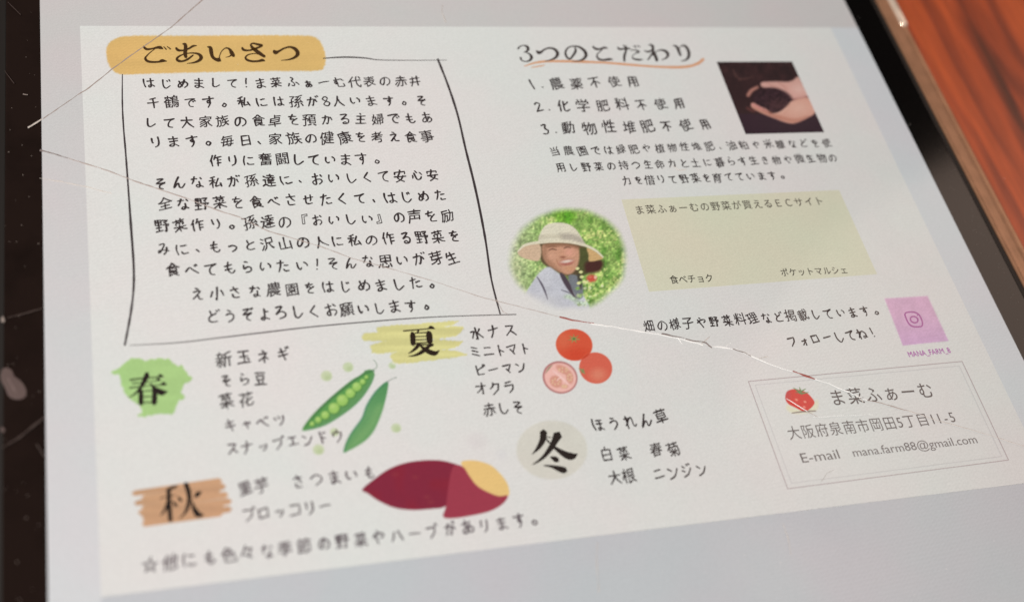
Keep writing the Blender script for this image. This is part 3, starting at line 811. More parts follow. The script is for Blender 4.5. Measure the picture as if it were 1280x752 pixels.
G_TOP, G_SIDE, G_BOT = (200, 194, 192), (210, 209, 210), (192, 192, 195)
dquad(DX0, PH, DX1, DY1, G_TOP, G_TOP, G_TOP, G_TOP)
dquad(DX0, 0, 0, PH, G_SIDE, G_SIDE, G_TOP, G_TOP)
G_COOL = (207, 208, 210)
dquad(PW, 0, DX1, PH, G_COOL, G_COOL, G_COOL, G_COOL)
dquad(0, DY0, PW, 0, G_BOT, G_BOT, G_BOT, G_BOT)
dquad(DX0, DY0, 0, 0, G_BOT, G_BOT, G_SIDE, G_SIDE)
dquad(PW, DY0, DX1, 0, G_BOT, G_BOT, G_SIDE, G_SIDE)
display = link('display', dv, df, SCREEN, tablet, cols=np.array(dc))
page = link('flyer_page', [(0, 0, Z_PAGE), (PW, 0, Z_PAGE), (PW, PH, Z_PAGE), (0, PH, Z_PAGE)],
            [(0, 1, 2, 3)], SCREEN, tablet, cols=np.array([lin(PAGE)] * 4))
page['label'] = 'white flyer page with Japanese handwriting and vegetable drawings'

# ------------------------------------------------------------------ colour patches behind the headings


def streaks(cv, amp, lx, ly, seed):
    n_ = vnoise(cv.X, cv.Y * lx / ly, lx, seed) - .5
    cv.rgb = cv.rgb * (1 + amp * n_[..., None])


c = Canvas((0, 0), 1, 128, 40, 412, 98, 1.0)
c.poly([(133, 68), (135, 57), (143, 50), (158, 46), (200, 45.5), (240, 45.5), (300, 45), (340, 45), (382, 45.5), (396, 49), (403, 58), (407, 73), (405, 84), (397, 89),
        (350, 89.5), (300, 90), (260, 91), (220, 92), (180, 93), (150, 93.5), (140, 87), (135, 79)], (217, 178, 110), soft=2.0, wob=.6)
streaks(c, .05, 60, 8, 3)
c.build('heading_banner', page, Z_ART)

c = Canvas((135, 440), 8.36, 20, 50, 900, 710, 1.0)
c.poly([(40, 215), (110, 185), (150, 130), (220, 80), (320, 72), (400, 88), (520, 75), (650, 80), (690, 130), (770, 150), (800, 190), (870, 270), (850, 310), (800, 340),
        (770, 400), (790, 480), (740, 510), (710, 580), (690, 640), (500, 655), (330, 680), (350, 600), (290, 540), (210, 470), (150, 370), (110, 250)],
       (167, 200, 130), soft=14, wob=14, seed=5)
streaks(c, .05, 300, 60, 4)
c.build('paint_patch', page, Z_ART)['label'] = 'green paint patch behind the spring character'

c = Canvas((450, 395), 9.143, 10, 40, 1250, 560, 1.0)
for P in ([(210, 130), (400, 108), (700, 88), (1080, 55), (1100, 78), (960, 130), (600, 170), (230, 190)],
          [(35, 215), (200, 185), (600, 150), (1130, 120), (1150, 190), (1000, 250), (500, 290), (60, 280)],
          [(150, 320), (500, 270), (1110, 285), (1150, 315), (1000, 385), (500, 410), (180, 430), (130, 390)],
          [(370, 430), (700, 370), (1060, 400), (1190, 430), (1200, 455), (900, 500), (600, 535), (400, 545), (365, 500)]):
    c.poly(P, (216, 207, 142), soft=12, wob=9, seed=8)
streaks(c, .10, 500, 40, 9)
c.build('paint_patch', page, Z_ART)['label'] = 'pale yellow paint patch behind the summer character'

c = Canvas((160, 590), 9.143, 10, 40, 1230, 640, 1.0)
for i, (a, b, yl, yr) in enumerate(((40, 1080, 240, 105), (150, 1120, 290, 165), (70, 1060, 350, 215), (150, 1150, 400, 260), (110, 1190, 455, 335), (150, 1100, 500, 385), (165, 1190, 550, 425), (155, 1090, 590, 470))):
    c.poly([(a, yl), (a + 40, yl - 30), (b - 40, yr - 38), (b, yr - 5), (b - 30, yr + 35), (a + 30, yl + 34)], (196, 152, 117), soft=10, smooth=False)
streaks(c, .09, 600, 40, 10)
c.build('paint_patch', page, Z_ART)['label'] = 'brown brushed patch behind the autumn character'

c = Canvas((640, 520), 8.85, 20, 30, 860, 720, 1.0)
c.ell(440, 375, 392, 325, (212, 207, 196), soft=22)
streaks(c, .03, 120, 120, 11)
c.build('paint_patch', page, Z_ART)['label'] = 'round beige patch behind the winter character'

# beige shop panel and blank pale tile
pn = pla([(811, 365), (1096, 343), (1048.5, 238), (776.5, 250)])
link('shop_panel', [(x, y, Z_ART) for x, y in pn], [(0, 1, 2, 3)], SCREEN, page, cols=np.array([lin((215, 211, 187))] * 4))

# ------------------------------------------------------------------ brush headings
BR = lin((62, 38, 8))
hd = Ink(Z_INK)
for s_ in (
    [(100, 205, 22), (125, 232, 28), (160, 243, 24), (230, 232, 20), (290, 218, 30), (330, 222, 36), (362, 240, 8)],
    [(250, 240, 10), (190, 285, 12), (140, 335, 18), (125, 365, 28), (150, 398, 28), (210, 412, 24), (300, 410, 22), (350, 395, 36), (412, 402, 8)],
    [(370, 208, 10), (405, 245, 16)], [(415, 205, 10), (462, 240, 16)],
    [(535, 225, 26), (560, 253, 30), (620, 258, 20), (700, 235, 22), (760, 200, 24), (810, 195, 10)],
    [(620, 170, 12), (655, 180, 38), (662, 230, 42), (655, 300, 44), (668, 350, 34)],
    [(765, 318, 14), (740, 338, 20), (690, 375, 24), (620, 402, 22), (565, 395, 30), (545, 372, 28), (570, 340, 22), (640, 308, 14), (740, 292, 14), (830, 305, 26), (868, 345, 42), (850, 385, 34), (780, 418, 20), (680, 432, 6)],
    [(950, 208, 10), (992, 225, 40), (1003, 280, 44), (1020, 340, 36), (1060, 375, 34), (1105, 385, 46), (1128, 398, 20)],
    [(1112, 385, 20), (1115, 330, 12), (1145, 265, 12), (1195, 226, 14), (1245, 240, 26), (1275, 290, 46), (1303, 332, 36)], [(1195, 350, 6), (1250, 335, 14), (1280, 310, 20)],
    [(1415, 222, 26), (1435, 250, 28), (1500, 258, 20), (1570, 240, 24), (1640, 215, 24), (1682, 190, 22), (1625, 178, 26), (1560, 163, 18), (1532, 180, 22), (1540, 205, 30), (1575, 242, 38), (1640, 290, 42), (1715, 340, 30)],
    [(1620, 312, 6), (1600, 300, 10), (1510, 310, 14), (1462, 345, 20), (1475, 380, 26), (1545, 402, 24), (1630, 400, 24), (1685, 388, 32), (1722, 400, 8)],
    [(1838, 265, 36), (1862, 285, 44), (1902, 270, 28), (1975, 230, 20), (2053, 212, 24), (2123, 240, 38), (2156, 295, 46), (2123, 345, 32), (2043, 378, 18), (1933, 390, 6)],
):
    hd.stroke(s_, BR, (170, 40), 10.667)
hd.build('heading_lettering', page)['label'] = 'brush lettering ごあいさつ on the ochre banner'

GB = lin((60, 52, 50))
hd = Ink(Z_INK)
for s_ in (
    [(78, 235, 22), (105, 203, 14), (150, 190, 12), (198, 206, 28), (212, 245, 32), (180, 275, 14), (150, 285, 6)],
    [(180, 280, 10), (230, 305, 20), (258, 348, 34), (235, 388, 24), (180, 405, 12), (130, 390, 14), (112, 355, 28)],
    [(320, 260, 12), (350, 285, 38), (385, 280, 28), (430, 245, 20), (500, 225, 20), (570, 245, 28), (605, 300, 38), (580, 350, 28), (520, 380, 16), (440, 400, 6)],
    [(835, 215, 14), (845, 265, 28), (800, 340, 24), (765, 370, 22), (725, 340, 24), (710, 285, 24), (740, 225, 18), (810, 200, 14), (890, 210, 22), (960, 260, 32), (985, 320, 36), (950, 370, 26), (880, 398, 14), (800, 402, 6)],
    [(1075, 205, 20), (1110, 235, 26), (1170, 240, 22), (1230, 220, 24), (1275, 232, 8)],
    [(1200, 250, 8), (1140, 300, 14), (1130, 340, 20), (1160, 375, 24), (1220, 385, 22), (1290, 374, 28), (1345, 380, 8)],
    [(1405, 215, 16), (1430, 240, 22), (1490, 235, 20), (1550, 232, 20), (1580, 237, 6)],
    [(1480, 190, 12), (1515, 215, 26), (1513, 270, 26), (1495, 330, 28), (1495, 400, 24)],
    [(1580, 255, 10), (1640, 252, 14), (1688, 275, 22), (1640, 298, 10), (1605, 332, 10), (1612, 365, 16), (1680, 380, 22), (1740, 378, 10)],
    [(1615, 195, 10), (1654, 212, 18)], [(1668, 190, 10), (1702, 210, 14)],
    [(1822, 180, 12), (1868, 195, 30), (1876, 250, 28), (1872, 320, 24)],
    [(1760, 260, 10), (1820, 275, 22), (1885, 240, 16), (1845, 330, 18), (1808, 382, 16)],
    [(1870, 240, 14), (1900, 310, 34), (1930, 392, 34)],
    [(1890, 290, 8), (1960, 255, 14), (2030, 260, 26), (2074, 302, 34), (2060, 350, 22), (1990, 386, 8)],
    [(2140, 190, 8), (2188, 205, 26), (2218, 260, 32), (2243, 325, 24)],
    [(2215, 262, 8), (2250, 200, 12), (2305, 198, 26), (2348, 260, 32), (2354, 330, 34), (2320, 380, 22), (2248, 400, 6)],
):
    hd.stroke(s_, GB, (640, 40), 10.667)
hd.build('heading_lettering', page)['label'] = 'grey brush lettering 3つのこだわり'

ul = Ink(Z_ART)
OR = lin((214, 158, 122))
ul.stroke([(165, 465, 10), (280, 425, 20), (440, 400, 26), (640, 398, 26), (900, 403, 28), (1280, 420, 24), (1580, 445, 24), (1880, 468, 24), (2180, 478, 30), (2360, 465, 30), (2480, 425, 34), (2550, 370, 34)], OR, (640, 40), 10.667, rag=.08)
ul.stroke([(255, 482, 8), (340, 468, 14), (430, 452, 12)], OR, (640, 40), 10.667)
ul.build('underline', page)

BK = lin((30, 22, 20))
k = Ink(Z_INK)
for s_ in ([(230, 295, 16), (360, 278, 12), (520, 265, 12), (545, 250, 30), (580, 266, 8)], [(255, 330, 12), (380, 320, 8), (500, 304, 8), (525, 290, 28), (548, 302, 8)],
           [(225, 378, 14), (400, 358, 8), (540, 348, 10), (580, 335, 32), (612, 346, 8)], [(395, 230, 30), (405, 245, 46), (378, 310, 40), (330, 390, 26), (270, 450, 14), (215, 475, 6)],
           [(440, 330, 8), (490, 385, 34), (560, 425, 54), (622, 415, 6)], [(340, 395, 26), (345, 440, 42), (345, 545, 42)], [(478, 375, 30), (488, 460, 46), (482, 540, 46)],
           [(360, 412, 10), (480, 406, 10)], [(360, 472, 10), (480, 466, 10)], [(360, 532, 10), (480, 526, 10)]):
    k.stroke(s_, BK, (135, 440), 8.36)
k.build('season_character', page)['label'] = 'black character 春 on green'
k = Ink(Z_INK)
for s_ in ([(495, 175, 14), (640, 162, 12), (770, 150, 12), (808, 135, 34), (855, 152, 6)], [(668, 160, 20), (655, 198, 18)], [(592, 195, 30), (600, 225, 52), (606, 328, 48)],
           [(778, 188, 40), (788, 220, 60), (796, 305, 56)], [(630, 200, 12), (760, 193, 12)], [(630, 240, 10), (760, 235, 10)], [(630, 277, 10), (765, 272, 10)], [(630, 318, 12), (770, 306, 12)],
           [(675, 322, 40), (640, 368, 34), (590, 410, 20), (550, 432, 6)], [(830, 332, 30), (790, 348, 30), (740, 390, 42), (680, 430, 32), (620, 455, 20), (550, 466, 6)],
           [(650, 335, 10), (720, 332, 14), (800, 330, 10)], [(690, 345, 18), (740, 385, 38), (800, 418, 48), (860, 430, 42), (905, 395, 6)]):
    k.stroke(s_, lin((34, 20, 8)), (450, 395), 9.143)
k.build('season_character', page)['label'] = 'black character 夏 on yellow'
k = Ink(Z_INK)
for s_ in ([(565, 160, 16), (500, 182, 30), (430, 212, 10)], [(360, 305, 8), (440, 284, 12), (540, 265, 10)], [(465, 195, 40), (470, 350, 44), (485, 555, 42)], [(462, 300, 20), (430, 420, 28), (370, 500, 8)],
           [(510, 330, 12), (550, 385, 36)], [(570, 285, 16), (605, 325, 36)], [(660, 135, 46), (690, 220, 48), (700, 320, 42), (662, 450, 28), (590, 530, 6)],
           [(838, 228, 12), (795, 255, 46), (765, 290, 18)], [(735, 330, 10), (752, 410, 38), (800, 485, 58), (868, 488, 8)]):
    k.stroke(s_, BK, (160, 590), 9.143)
k.build('season_character', page)['label'] = 'black character 秋 on brown'
k = Ink(Z_INK)
for s_ in ([(345, 178, 66), (338, 260, 58), (290, 350, 38), (220, 425, 6)], [(380, 235, 9), (430, 238, 9)], [(370, 250, 9), (400, 285, 16), (422, 305, 9)],
           [(505, 210, 84), (470, 280, 62), (430, 350, 52), (360, 440, 36), (290, 500, 22), (220, 540, 6)], [(460, 345, 26), (540, 400, 48), (615, 440, 66), (672, 445, 60), (722, 420, 6)],
           [(425, 455, 14), (470, 475, 48), (500, 495, 44)], [(350, 548, 10), (440, 560, 28), (535, 590, 56), (585, 605, 56)]):
    k.stroke(s_, BK, (640, 520), 8.85)
k.build('season_character', page)['label'] = 'black character 冬 on beige'

# ------------------------------------------------------------------ drawn frames
fr = Ink(Z_INK)
FC = lin((58, 50, 52))
fr.stroke([(153, 94, 1.2), (153, 130, 2), (154.5, 160, 2.2), (157, 190, 2.4), (160, 230, 2.6), (163.5, 280, 3.2), (167, 330, 3.4), (167, 362, 2.8), (163, 395, 3), (156, 432, 3)], FC, rag=.15)
fr.stroke([(404, 74, 1.2), (430, 72.5, 1.9), (455, 73.5, 1.6), (475, 76, 1.1), (520, 76.5, .8), (558, 76, .7)], FC)
fr.stroke([(547, 75, 3), (560, 108, 2.8), (572, 145, 2.8), (582, 188, 3), (592, 228, 3), (600, 265, 3.2), (607, 303, 3), (614, 350, 2.4), (625, 393, 2)], FC, rag=.15)
fr.stroke([(162, 432, .7), (220, 429, 1.2), (280, 422, 1.4), (330, 416, 1.6), (400, 408, 1.5), (500, 399.5, 1.4), (560, 396, 1.1), (645, 393.5, 1.1)], FC)
fr.build('drawn_frame', page)['label'] = 'hand-drawn black frame round the greeting'


def quadline(name, P, w, c_):
    k_ = Ink(Z_INK)
    for i in range(4):
        a, b = P[i], P[(i + 1) % 4]
        k_.stroke([(a[0], a[1], w), ((a[0] + b[0]) / 2, (a[1] + b[1]) / 2, w), (b[0], b[1], w)], lin(c_), n=2)
    return k_.build(name, page)


quadline('address_frame', [(935, 477), (1202, 452), (1260, 575), (984, 611)], 1.0, (176, 160, 160))['label'] = 'outer thin line of the address box'
quadline('address_frame', [(943.5, 481.5), (1198.5, 457.5), (1251.5, 570.5), (989, 604)], .8, (202, 197, 195))['label'] = 'inner thin line of the address box'

# ------------------------------------------------------------------ text
HAND = [
    ("はじめまして！ま菜ふぁーむ代表の赤井", 186, 105, 519, 102.5, 2.0),
    ("千鶴です。私には孫が8人います。そ", 192, 129, 526, 126, 2.05),
    ("して大家族の食卓を預かる主婦でもあ", 188, 154, 533, 148, 2.05),
    ("ります。毎日、家族の健康を考え食事", 194, 178, 533, 171, 2.05),
    ("作りに奮闘しています。", 269, 201, 472, 199, 2.05),
    ("そんな私が孫達に、おいしくて安心安", 201, 230, 541, 219, 2.05),
    ("全な野菜を食べさせたくて、はじめた", 206, 256, 549, 245, 2.05),
    ("野菜作り。孫達の『おいしい』の声を励", 203, 283, 558, 270, 2.0),
    ("みに、もっと沢山の人に私の作る野菜を", 204, 312, 567, 295, 2.0),
    ("食べてもらいたい！そんな思いが芽生", 216, 338, 565, 323, 2.0),
    ("え小さな農園をはじめました。", 247, 367, 541, 353, 2.0),
    ("どうぞよろしくお願いします。", 266, 396, 533, 381, 2.0),
    ("1.農薬不使用", 664, 106, 791, 103, 2.25),
    ("2.化学肥料不使用", 672, 134, 848, 130, 2.25),
    ("3.動物性堆肥不使用", 680, 162, 880, 156, 2.25),
    ("当農園では緑肥や植物性堆肥、油粕や米糠などを使", 694, 190, 1033, 179, 1.65),
    ("用し野菜の持つ生命力と土に暮らす生き物や微生物の", 701, 210, 1040, 198, 1.65),
    ("力を借りて野菜を育てています。", 783, 226, 978, 220, 1.65),
    ("畑の様子や野菜料理など掲載しています。", 810, 408, 1095, 388, 1.75),
    ("フォローしてね！", 989, 427, 1089, 416, 1.8),
    ("新玉ネギ", 280, 449, 354, 443, 1.95),
    ("そら豆", 283, 476, 325, 473, 1.85),
    ("菜花", 283, 500, 308, 498, 1.9),
    ("キャベツ", 288, 531, 349, 525, 1.75),
    ("スナップエンドウ", 290, 561, 421, 545, 1.7),
    ("水ナス", 595, 417, 638, 413, 2.0),
    ("ミニトマト", 594, 440, 656, 436, 1.8),
    ("ピーマン", 600, 463, 650, 459, 1.8),
    ("オクラ", 601, 486, 636, 483, 1.8),
    ("赤しそ", 611, 513, 647, 509, 1.8),
    ("ほうれん草", 747, 530, 825, 522, 1.95),
    ("白菜　春菊", 758, 568, 841, 561, 1.8),
    ("大根　ニンジン", 768, 597, 876, 586, 1.9),
    ("里芋　さつまいも", 305, 610, 461, 591, 1.8),
    ("ブロッコリー", 310, 643, 406, 631, 1.75),
    ("☆他にも色々な季節の野菜やハーブがあります。", 187, 705, 669, 648, 1.8),
]
PRINT = [
    ("ま菜ふぁーむの野菜が買えるＥＣサイト", 799, 263, 1023, 252, 1.62, (72, 64, 56), .008, .88),
    ("食べチョク", 842, 350, 886, 348, 1.40, (48, 44, 38), .010, .86),
    ("ポケットマルシェ", 980, 341, 1054, 338, 1.36, (48, 44, 38), .010, .86),
    ("ま菜ふぁーむ", 1046, 497, 1156, 488, 2.45, (84, 76, 76), .006, .92),
    ("大阪府泉南市岡田5丁目11-5", 992, 541, 1189, 521, 1.98, (92, 84, 84), .0, .90),
]
load_glyphs(''.join(t[0] for t in HAND + [p[:1] for p in PRINT]))
for t in HAND:
    o = text_line('text_line', page, *t, bold=.016, sx=.93, sy=1.08, colr=(100, 90, 94) if t[0][0] == '☆' else (88, 76, 80) if t[1] < 320 and t[2] > 520 else (52, 44, 45))
    o['label'] = 'handwritten line ' + t[0]
for t in PRINT:
    o = text_line('text_line', page, *t[:6], colr=t[6], hand=0, bold=t[7], sx=t[8], sy=1.0)
    o['label'] = 'printed line ' + t[0]


def latin(text, xa, ya, xb, yb, h, colr, name='text_line', cap=.70):
    """proportional line whose left and right ends are given on its mid-height; h = cap height in mm"""
    cu = bpy.data.curves.new('line', 'FONT')
    cu.body = text
    cu.resolution_u = 3
    o = bpy.data.objects.new('line', cu)
    col.objects.link(o)
    dg = bpy.context.evaluated_depsgraph_get()
    ev = o.evaluated_get(dg)
    me = ev.to_mesh()
    v = np.array([(q.co.x, q.co.y) for q in me.vertices])
    f = [tuple(p.vertices) for p in me.polygons]
    ev.to_mesh_clear()
    bpy.data.objects.remove(o)
    bpy.data.curves.remove(cu)
    A, B = pl(xa, ya), pl(xb, yb)
    ax = (B - A) / np.linalg.norm(B - A)
    ay = np.array([-ax[1], ax[0]])
    x = (v[:, :1] - v[:, 0].min()) / (v[:, 0].max() - v[:, 0].min()) * np.linalg.norm(B - A)
    y = (v[:, 1:] - .30) / cap * h / 1000
    k_ = Ink(Z_INK)
    k_.add(A + x * ax + y * ay, f, lin(colr))
    ob = k_.build(name, page)
    ob['label'] = 'printed line ' + text
    return ob


latin('E-mail', 1001, 573.5, 1048, 568, 1.25, (100, 92, 92))
latin('mana.farm88@gmail.com', 1065.5, 566.5, 1220, 549.5, 1.12, (108, 100, 100))
for dx_ in (-.3, .3):
    latin('MANA_FARM_8', 1135 + dx_, 443.8 + dx_, 1187 + dx_, 438.3 + dx_, .78, (182, 112, 172))

# ------------------------------------------------------------------ drawings
# pea pods
PO, PS = (370, 430), 5.013
c = Canvas(PO, PS, 30, 90, 520, 560, .8)
pod = [(38, 540), (80, 470), (150, 395), (250, 305), (350, 225), (400, 198), (440, 165), (475, 163), (492, 195), (467, 260), (412, 340), (345, 405), (250, 470), (170, 515), (95, 537)]
c.poly(pod, (94, 146, 88), soft=6)
c.poly([(45, 535), (100, 455), (200, 365), (340, 250), (430, 190), (470, 180), (440, 250), (370, 320), (260, 410), (150, 490), (90, 522)], (88, 150, 78), soft=8)
c.line([(60, 520, 8), (150, 410, 14), (260, 310, 14), (400, 205, 12), (470, 172, 10)], (64, 112, 66), soft=10, a=.75)
c.line([(60, 534, 6), (170, 510, 8), (260, 462, 8), (345, 400, 8), (412, 335, 8), (465, 255, 8), (488, 195, 6)], (98, 150, 104), soft=8, a=.8)
for x, y, r in ((290, 352, 37), (237, 402, 35), (340, 308, 31), (380, 268, 29), (182, 445, 26), (417, 237, 18), (440, 208, 12), (138, 475, 20), (100, 500, 15)):
    c.ell(x + 3, y + 4, r + 3, r + 2, (78, 128, 62), soft=8, rot=-40, a=.8)
    c.ell(x, y, r, r * .93, (152, 194, 98), soft=7, rot=-40)
    c.ell(x - r * .2, y - r * .3, r * .5, r * .4, (182, 212, 128), soft=r * .6, a=.7)
c.line([(478, 163, 5), (505, 148, 4), (501, 118, 4), (484, 100, 3)], (120, 140, 118), soft=4)
c.line([(430, 168, 5), (450, 178, 7), (490, 168, 6)], (70, 118, 76), soft=4)
c.build('pea_pod_drawing', page, Z_ART)['label'] = 'open green pea pod showing its peas'
c = Canvas(PO, PS, 285, 195, 650, 695, .8)
pod2 = [(298, 680), (310, 620), (350, 550), (410, 470), (440, 390), (490, 310), (540, 255), (575, 238), (573, 290), (555, 370), (530, 450), (490, 540), (440, 600), (380, 640), (330, 668)]
m_ = c.poly(pod2, (98, 152, 96), soft=6)
g_ = np.clip((420 - c.Y) / 200, 0, 1)
c.mix(m_ * g_ * .8, (70, 134, 82), False)
c.poly([(330, 650), (390, 560), (450, 500), (500, 400), (540, 380), (520, 450), (470, 550), (400, 620)], (120, 166, 104), soft=40, a=.7)
c.line([(300, 675, 6), (340, 572, 10), (415, 465, 12), (445, 385, 12), (500, 300, 12), (570, 240, 8)], (66, 128, 96), soft=12, a=.7)
c.line([(570, 240, 6), (600, 220, 4), (630, 210, 5)], (130, 140, 130), soft=4)
c.build('pea_pod_drawing', page, Z_ART)['label'] = 'closed green pea pod'
for x, y, r in ((408, 470, 7), (435, 459, 6.6), (490, 457, 4.4), (495, 535, 6.2), (398, 562, 7), (418, 540, 5.5)):
    c = Canvas((x, y), 1, -r - 2, -r - 2, r + 2, r + 2, .8)
    c.ell(0, 0, r, r * .92, (196, 206, 170), soft=2)
    c.ell(r * .25, r * .3, r * .6, r * .5, (176, 192, 144), soft=3, a=.6)
    c.build('pea_drawing', page, Z_ART)
for x, y, r, cc in ((597, 551, 12, (217, 212, 209)), (627, 568, 6, (216, 213, 211))):
    c = Canvas((x, y), 1, -r - 3, -r - 3, r + 3, r + 3, 1.5)
    c.ell(0, 0, r, r * .9, cc, soft=7)
    c.build('faint_spot', page, Z_ART)

# tomatoes
TO, TS = (660, 400), 7.517
c = Canvas(TO, TS, 240, 70, 625, 400, .8)
m_ = c.ell(432, 235, 172, 148, (213, 84, 56), soft=10, rot=8)
c.ell(330, 190, 70, 80, (214, 112, 80), soft=80, a=.55 * m_, solid=False)
c.ell(470, 330, 120, 60, (206, 66, 40), soft=70, a=.7 * m_, solid=False)
for a in range(0, 360, 51):
    t_ = math.radians(a + 12)
    c.line([(430, 178, 14), (430 + 30 * math.cos(t_), 178 + 24 * math.sin(t_), 9), (430 + 56 * math.cos(t_), 176 + 42 * math.sin(t_), 3)], (134, 150, 88), soft=6)
c.ell(430, 178, 12, 10, (84, 120, 60), soft=6)
c.build('tomato_drawing', page, Z_ART)['label'] = 'large red tomato with a green calyx'
c = Canvas(TO, TS, 460, 295, 805, 615, .8)
c.ell(432, 235, 172, 148, (213, 84, 56), soft=10, rot=8, solid=False)
m_ = c.ell(634, 453, 156, 145, (214, 98, 78), soft=10, rot=20)
c.ell(655, 515, 70, 55, (222, 138, 112), soft=70, a=.7 * m_, solid=False)
c.ell(432, 235, 172, 148, (196, 62, 38), soft=10, rot=8, a=m_, solid=False)
c.line([(480, 460, 6), (510, 480, 22), (530, 505, 8)], (130, 146, 96), soft=14)
c.line([(500, 500, 4), (515, 480, 10), (520, 460, 4)], (112, 140, 84), soft=8)
c.build('tomato_drawing', page, Z_ART + 2e-5)['label'] = 'smaller red tomato overlapping the large one'
c = Canvas(TO, TS, 120, 375, 480, 705, .8)
c.ell(300, 540, 166, 150, (178, 116, 114), soft=10, rot=20)
c.ell(302, 541, 150, 134, (236, 184, 174), soft=14, rot=20)
for cx, cy, rx, ry, rot in ((330, 470, 75, 34, 30), (390, 540, 34, 60, -10), (260, 580, 62, 52, 40), (340, 625, 34, 20, 0)):
    c.ell(cx, cy, rx, ry, (214, 152, 134), soft=14, rot=rot)
    for j in range(7):
        t_ = j * .9
        c.ell(cx + rx * .55 * math.cos(t_), cy + ry * .5 * math.sin(t_), 10, 7, (226, 186, 152), soft=6, rot=t_ * 57)
c.line([(235, 480, 12), (300, 530, 18), (370, 600, 12)], (240, 198, 190), soft=8)
c.line([(270, 570, 8), (300, 545, 12), (350, 560, 8)], (240, 198, 190), soft=8)
c.line([(165, 500, 6), (195, 455, 18), (225, 425, 8)], (150, 138, 112), soft=10, a=.8)
c.build('tomato_drawing', page, Z_ART)['label'] = 'halved pink tomato showing its flesh'

# sweet potato
c = Canvas((440, 560), 6.095, 60, 75, 1215, 555, 1.0)
m_ = c.poly([(78, 315), (170, 235), (280, 160), (400, 115), (520, 96), (650, 93), (740, 108), (820, 140), (800, 200), (740, 330), (715, 440), (600, 463), (450, 470), (320, 453), (200, 400), (120, 345)], (128, 32, 56), soft=6)
c.mix(m_ * np.clip(vnoise(c.X, c.Y, 90, 3) - .35, 0, 1) * .7, (140, 26, 44), False)
c.poly([(830, 108), (900, 93), (980, 103), (1070, 140), (1150, 220), (1190, 290), (1195, 358), (1150, 372), (1070, 370), (990, 315), (900, 250), (860, 170)], (228, 192, 124), soft=6)
c.poly([(775, 135), (845, 143), (890, 208), (950, 285), (1040, 338), (1120, 366), (1185, 362), (1150, 422), (1050, 480), (900, 515), (760, 535), (693, 521), (715, 440), (740, 250)], (154, 54, 72), soft=6)
for x, y in ((570, 370), (600, 410), (480, 220), (330, 200)):
    c.ell(x, y, 20, 12, (146, 62, 62), soft=20, a=.4, solid=False)
c.build('sweet_potato_drawing', page, Z_ART)

# strawberry
c = Canvas((970, 470), 8.357, 85, 100, 450, 430, .7)
c.poly([(120, 300), (200, 340), (330, 350), (420, 250), (440, 300), (400, 370), (200, 395), (110, 350)], (226, 220, 186), soft=30, a=.8)
c.poly([(98, 205), (120, 160), (190, 138), (300, 165), (360, 215), (398, 272), (380, 315), (330, 358), (285, 370), (200, 330), (130, 295), (100, 250)], (212, 56, 48), soft=8)
c.ell(120, 200, 30, 50, (180, 70, 84), soft=40, a=.5, solid=False)
for x, y in ((210, 248), (300, 270), (292, 325)):
    c.ell(x, y, 16, 10, (240, 150, 130), soft=10, rot=30)
for P in ([(180, 125, 5), (240, 165, 20), (270, 195, 6)], [(242, 118, 5), (255, 160, 20)], [(305, 135, 5), (265, 160, 18)], [(335, 172, 5), (280, 180, 16), (240, 180, 10)], [(200, 172, 5), (250, 172, 14)]):
    c.line(P, (106, 134, 84), soft=8)
c.line([(165, 387, 10), (280, 372, 14), (410, 365, 12)], (132, 116, 112), soft=8)
c.build('strawberry_drawing', page, Z_ART)

# blank pink tile with the round-cornered camera emblem
c = Canvas((1080, 350), 6.836, 150, 120, 730, 570, 1.0)
c.poly([(172, 160), (540, 138), (718, 520), (330, 560)], (214, 170, 197), soft=14, smooth=False)
c.mix(np.clip(c.Y - 300, 0, 250) / 250 * .5 * (c.al > .4), (198, 158, 204), False)
c.rgb *= (1 + .05 * (vnoise(c.X, c.Y, 14, 5) - .5) + .05 * (vnoise(c.X, c.Y, 60, 6) - .5))[..., None]
c.build('pink_tile', page, Z_ART)
k = Ink(Z_INK)
PK = lin((168, 88, 148))
loop = [(345, 300), (352, 284), (380, 277), (425, 278), (462, 296), (484, 330), (496, 370), (490, 396), (462, 402), (415, 400), (382, 378), (360, 340)]
k.stroke([(x, y, 10) for x, y in loop + loop[:1]], PK, (1080, 350), 6.836, n=4)
k.stroke([(425 + 32 * math.cos(a) + 6 * math.sin(a), 341 + 27 * math.sin(a), 10) for a in np.linspace(0, 6.28, 15)], PK, (1080, 350), 6.836, n=3)
k.stroke([(450, 303, 9), (454, 306, 9)], PK, (1080, 350), 6.836, n=3)
k.build('camera_emblem', page)

# portrait
c = Canvas((630, 250), 5.37, 5, 15, 870, 752, 1.0)
X, Y = c.X, c.Y
n1, n2, n3 = vnoise(X, Y, 36, 1), vnoise(X, Y, 15, 2), vnoise(X, Y, 80, 3)
g1 = np.array([166, 196, 108.]); g2 = np.array([112, 154, 72.]); g3 = np.array([200, 214, 130.]); g4 = np.array([186, 192, 158.])
t_ = np.clip(n1 * .6 + n2 * .6 - .1, 0, 1)[..., None]
bgc = g2 * (1 - t_) + g1 * t_
bgc = bgc + (g3 - bgc) * np.clip((n2 + n3 - 1.05) * 2.2, 0, 1)[..., None]
lf = np.clip((330 - X) / 260, 0, 1)[..., None] * .75
bgc = bgc * (1 - lf) + (g4 * (.86 + .25 * n2[..., None])) * lf
dk = np.clip((vnoise(X, Y, 48, 9) - .62) * 4, 0, 1)[..., None] * .55 * np.clip((X - 300) / 100, 0, 1)[..., None]
bgc = bgc * (1 - dk) + np.array([70, 120, 40.]) * dk
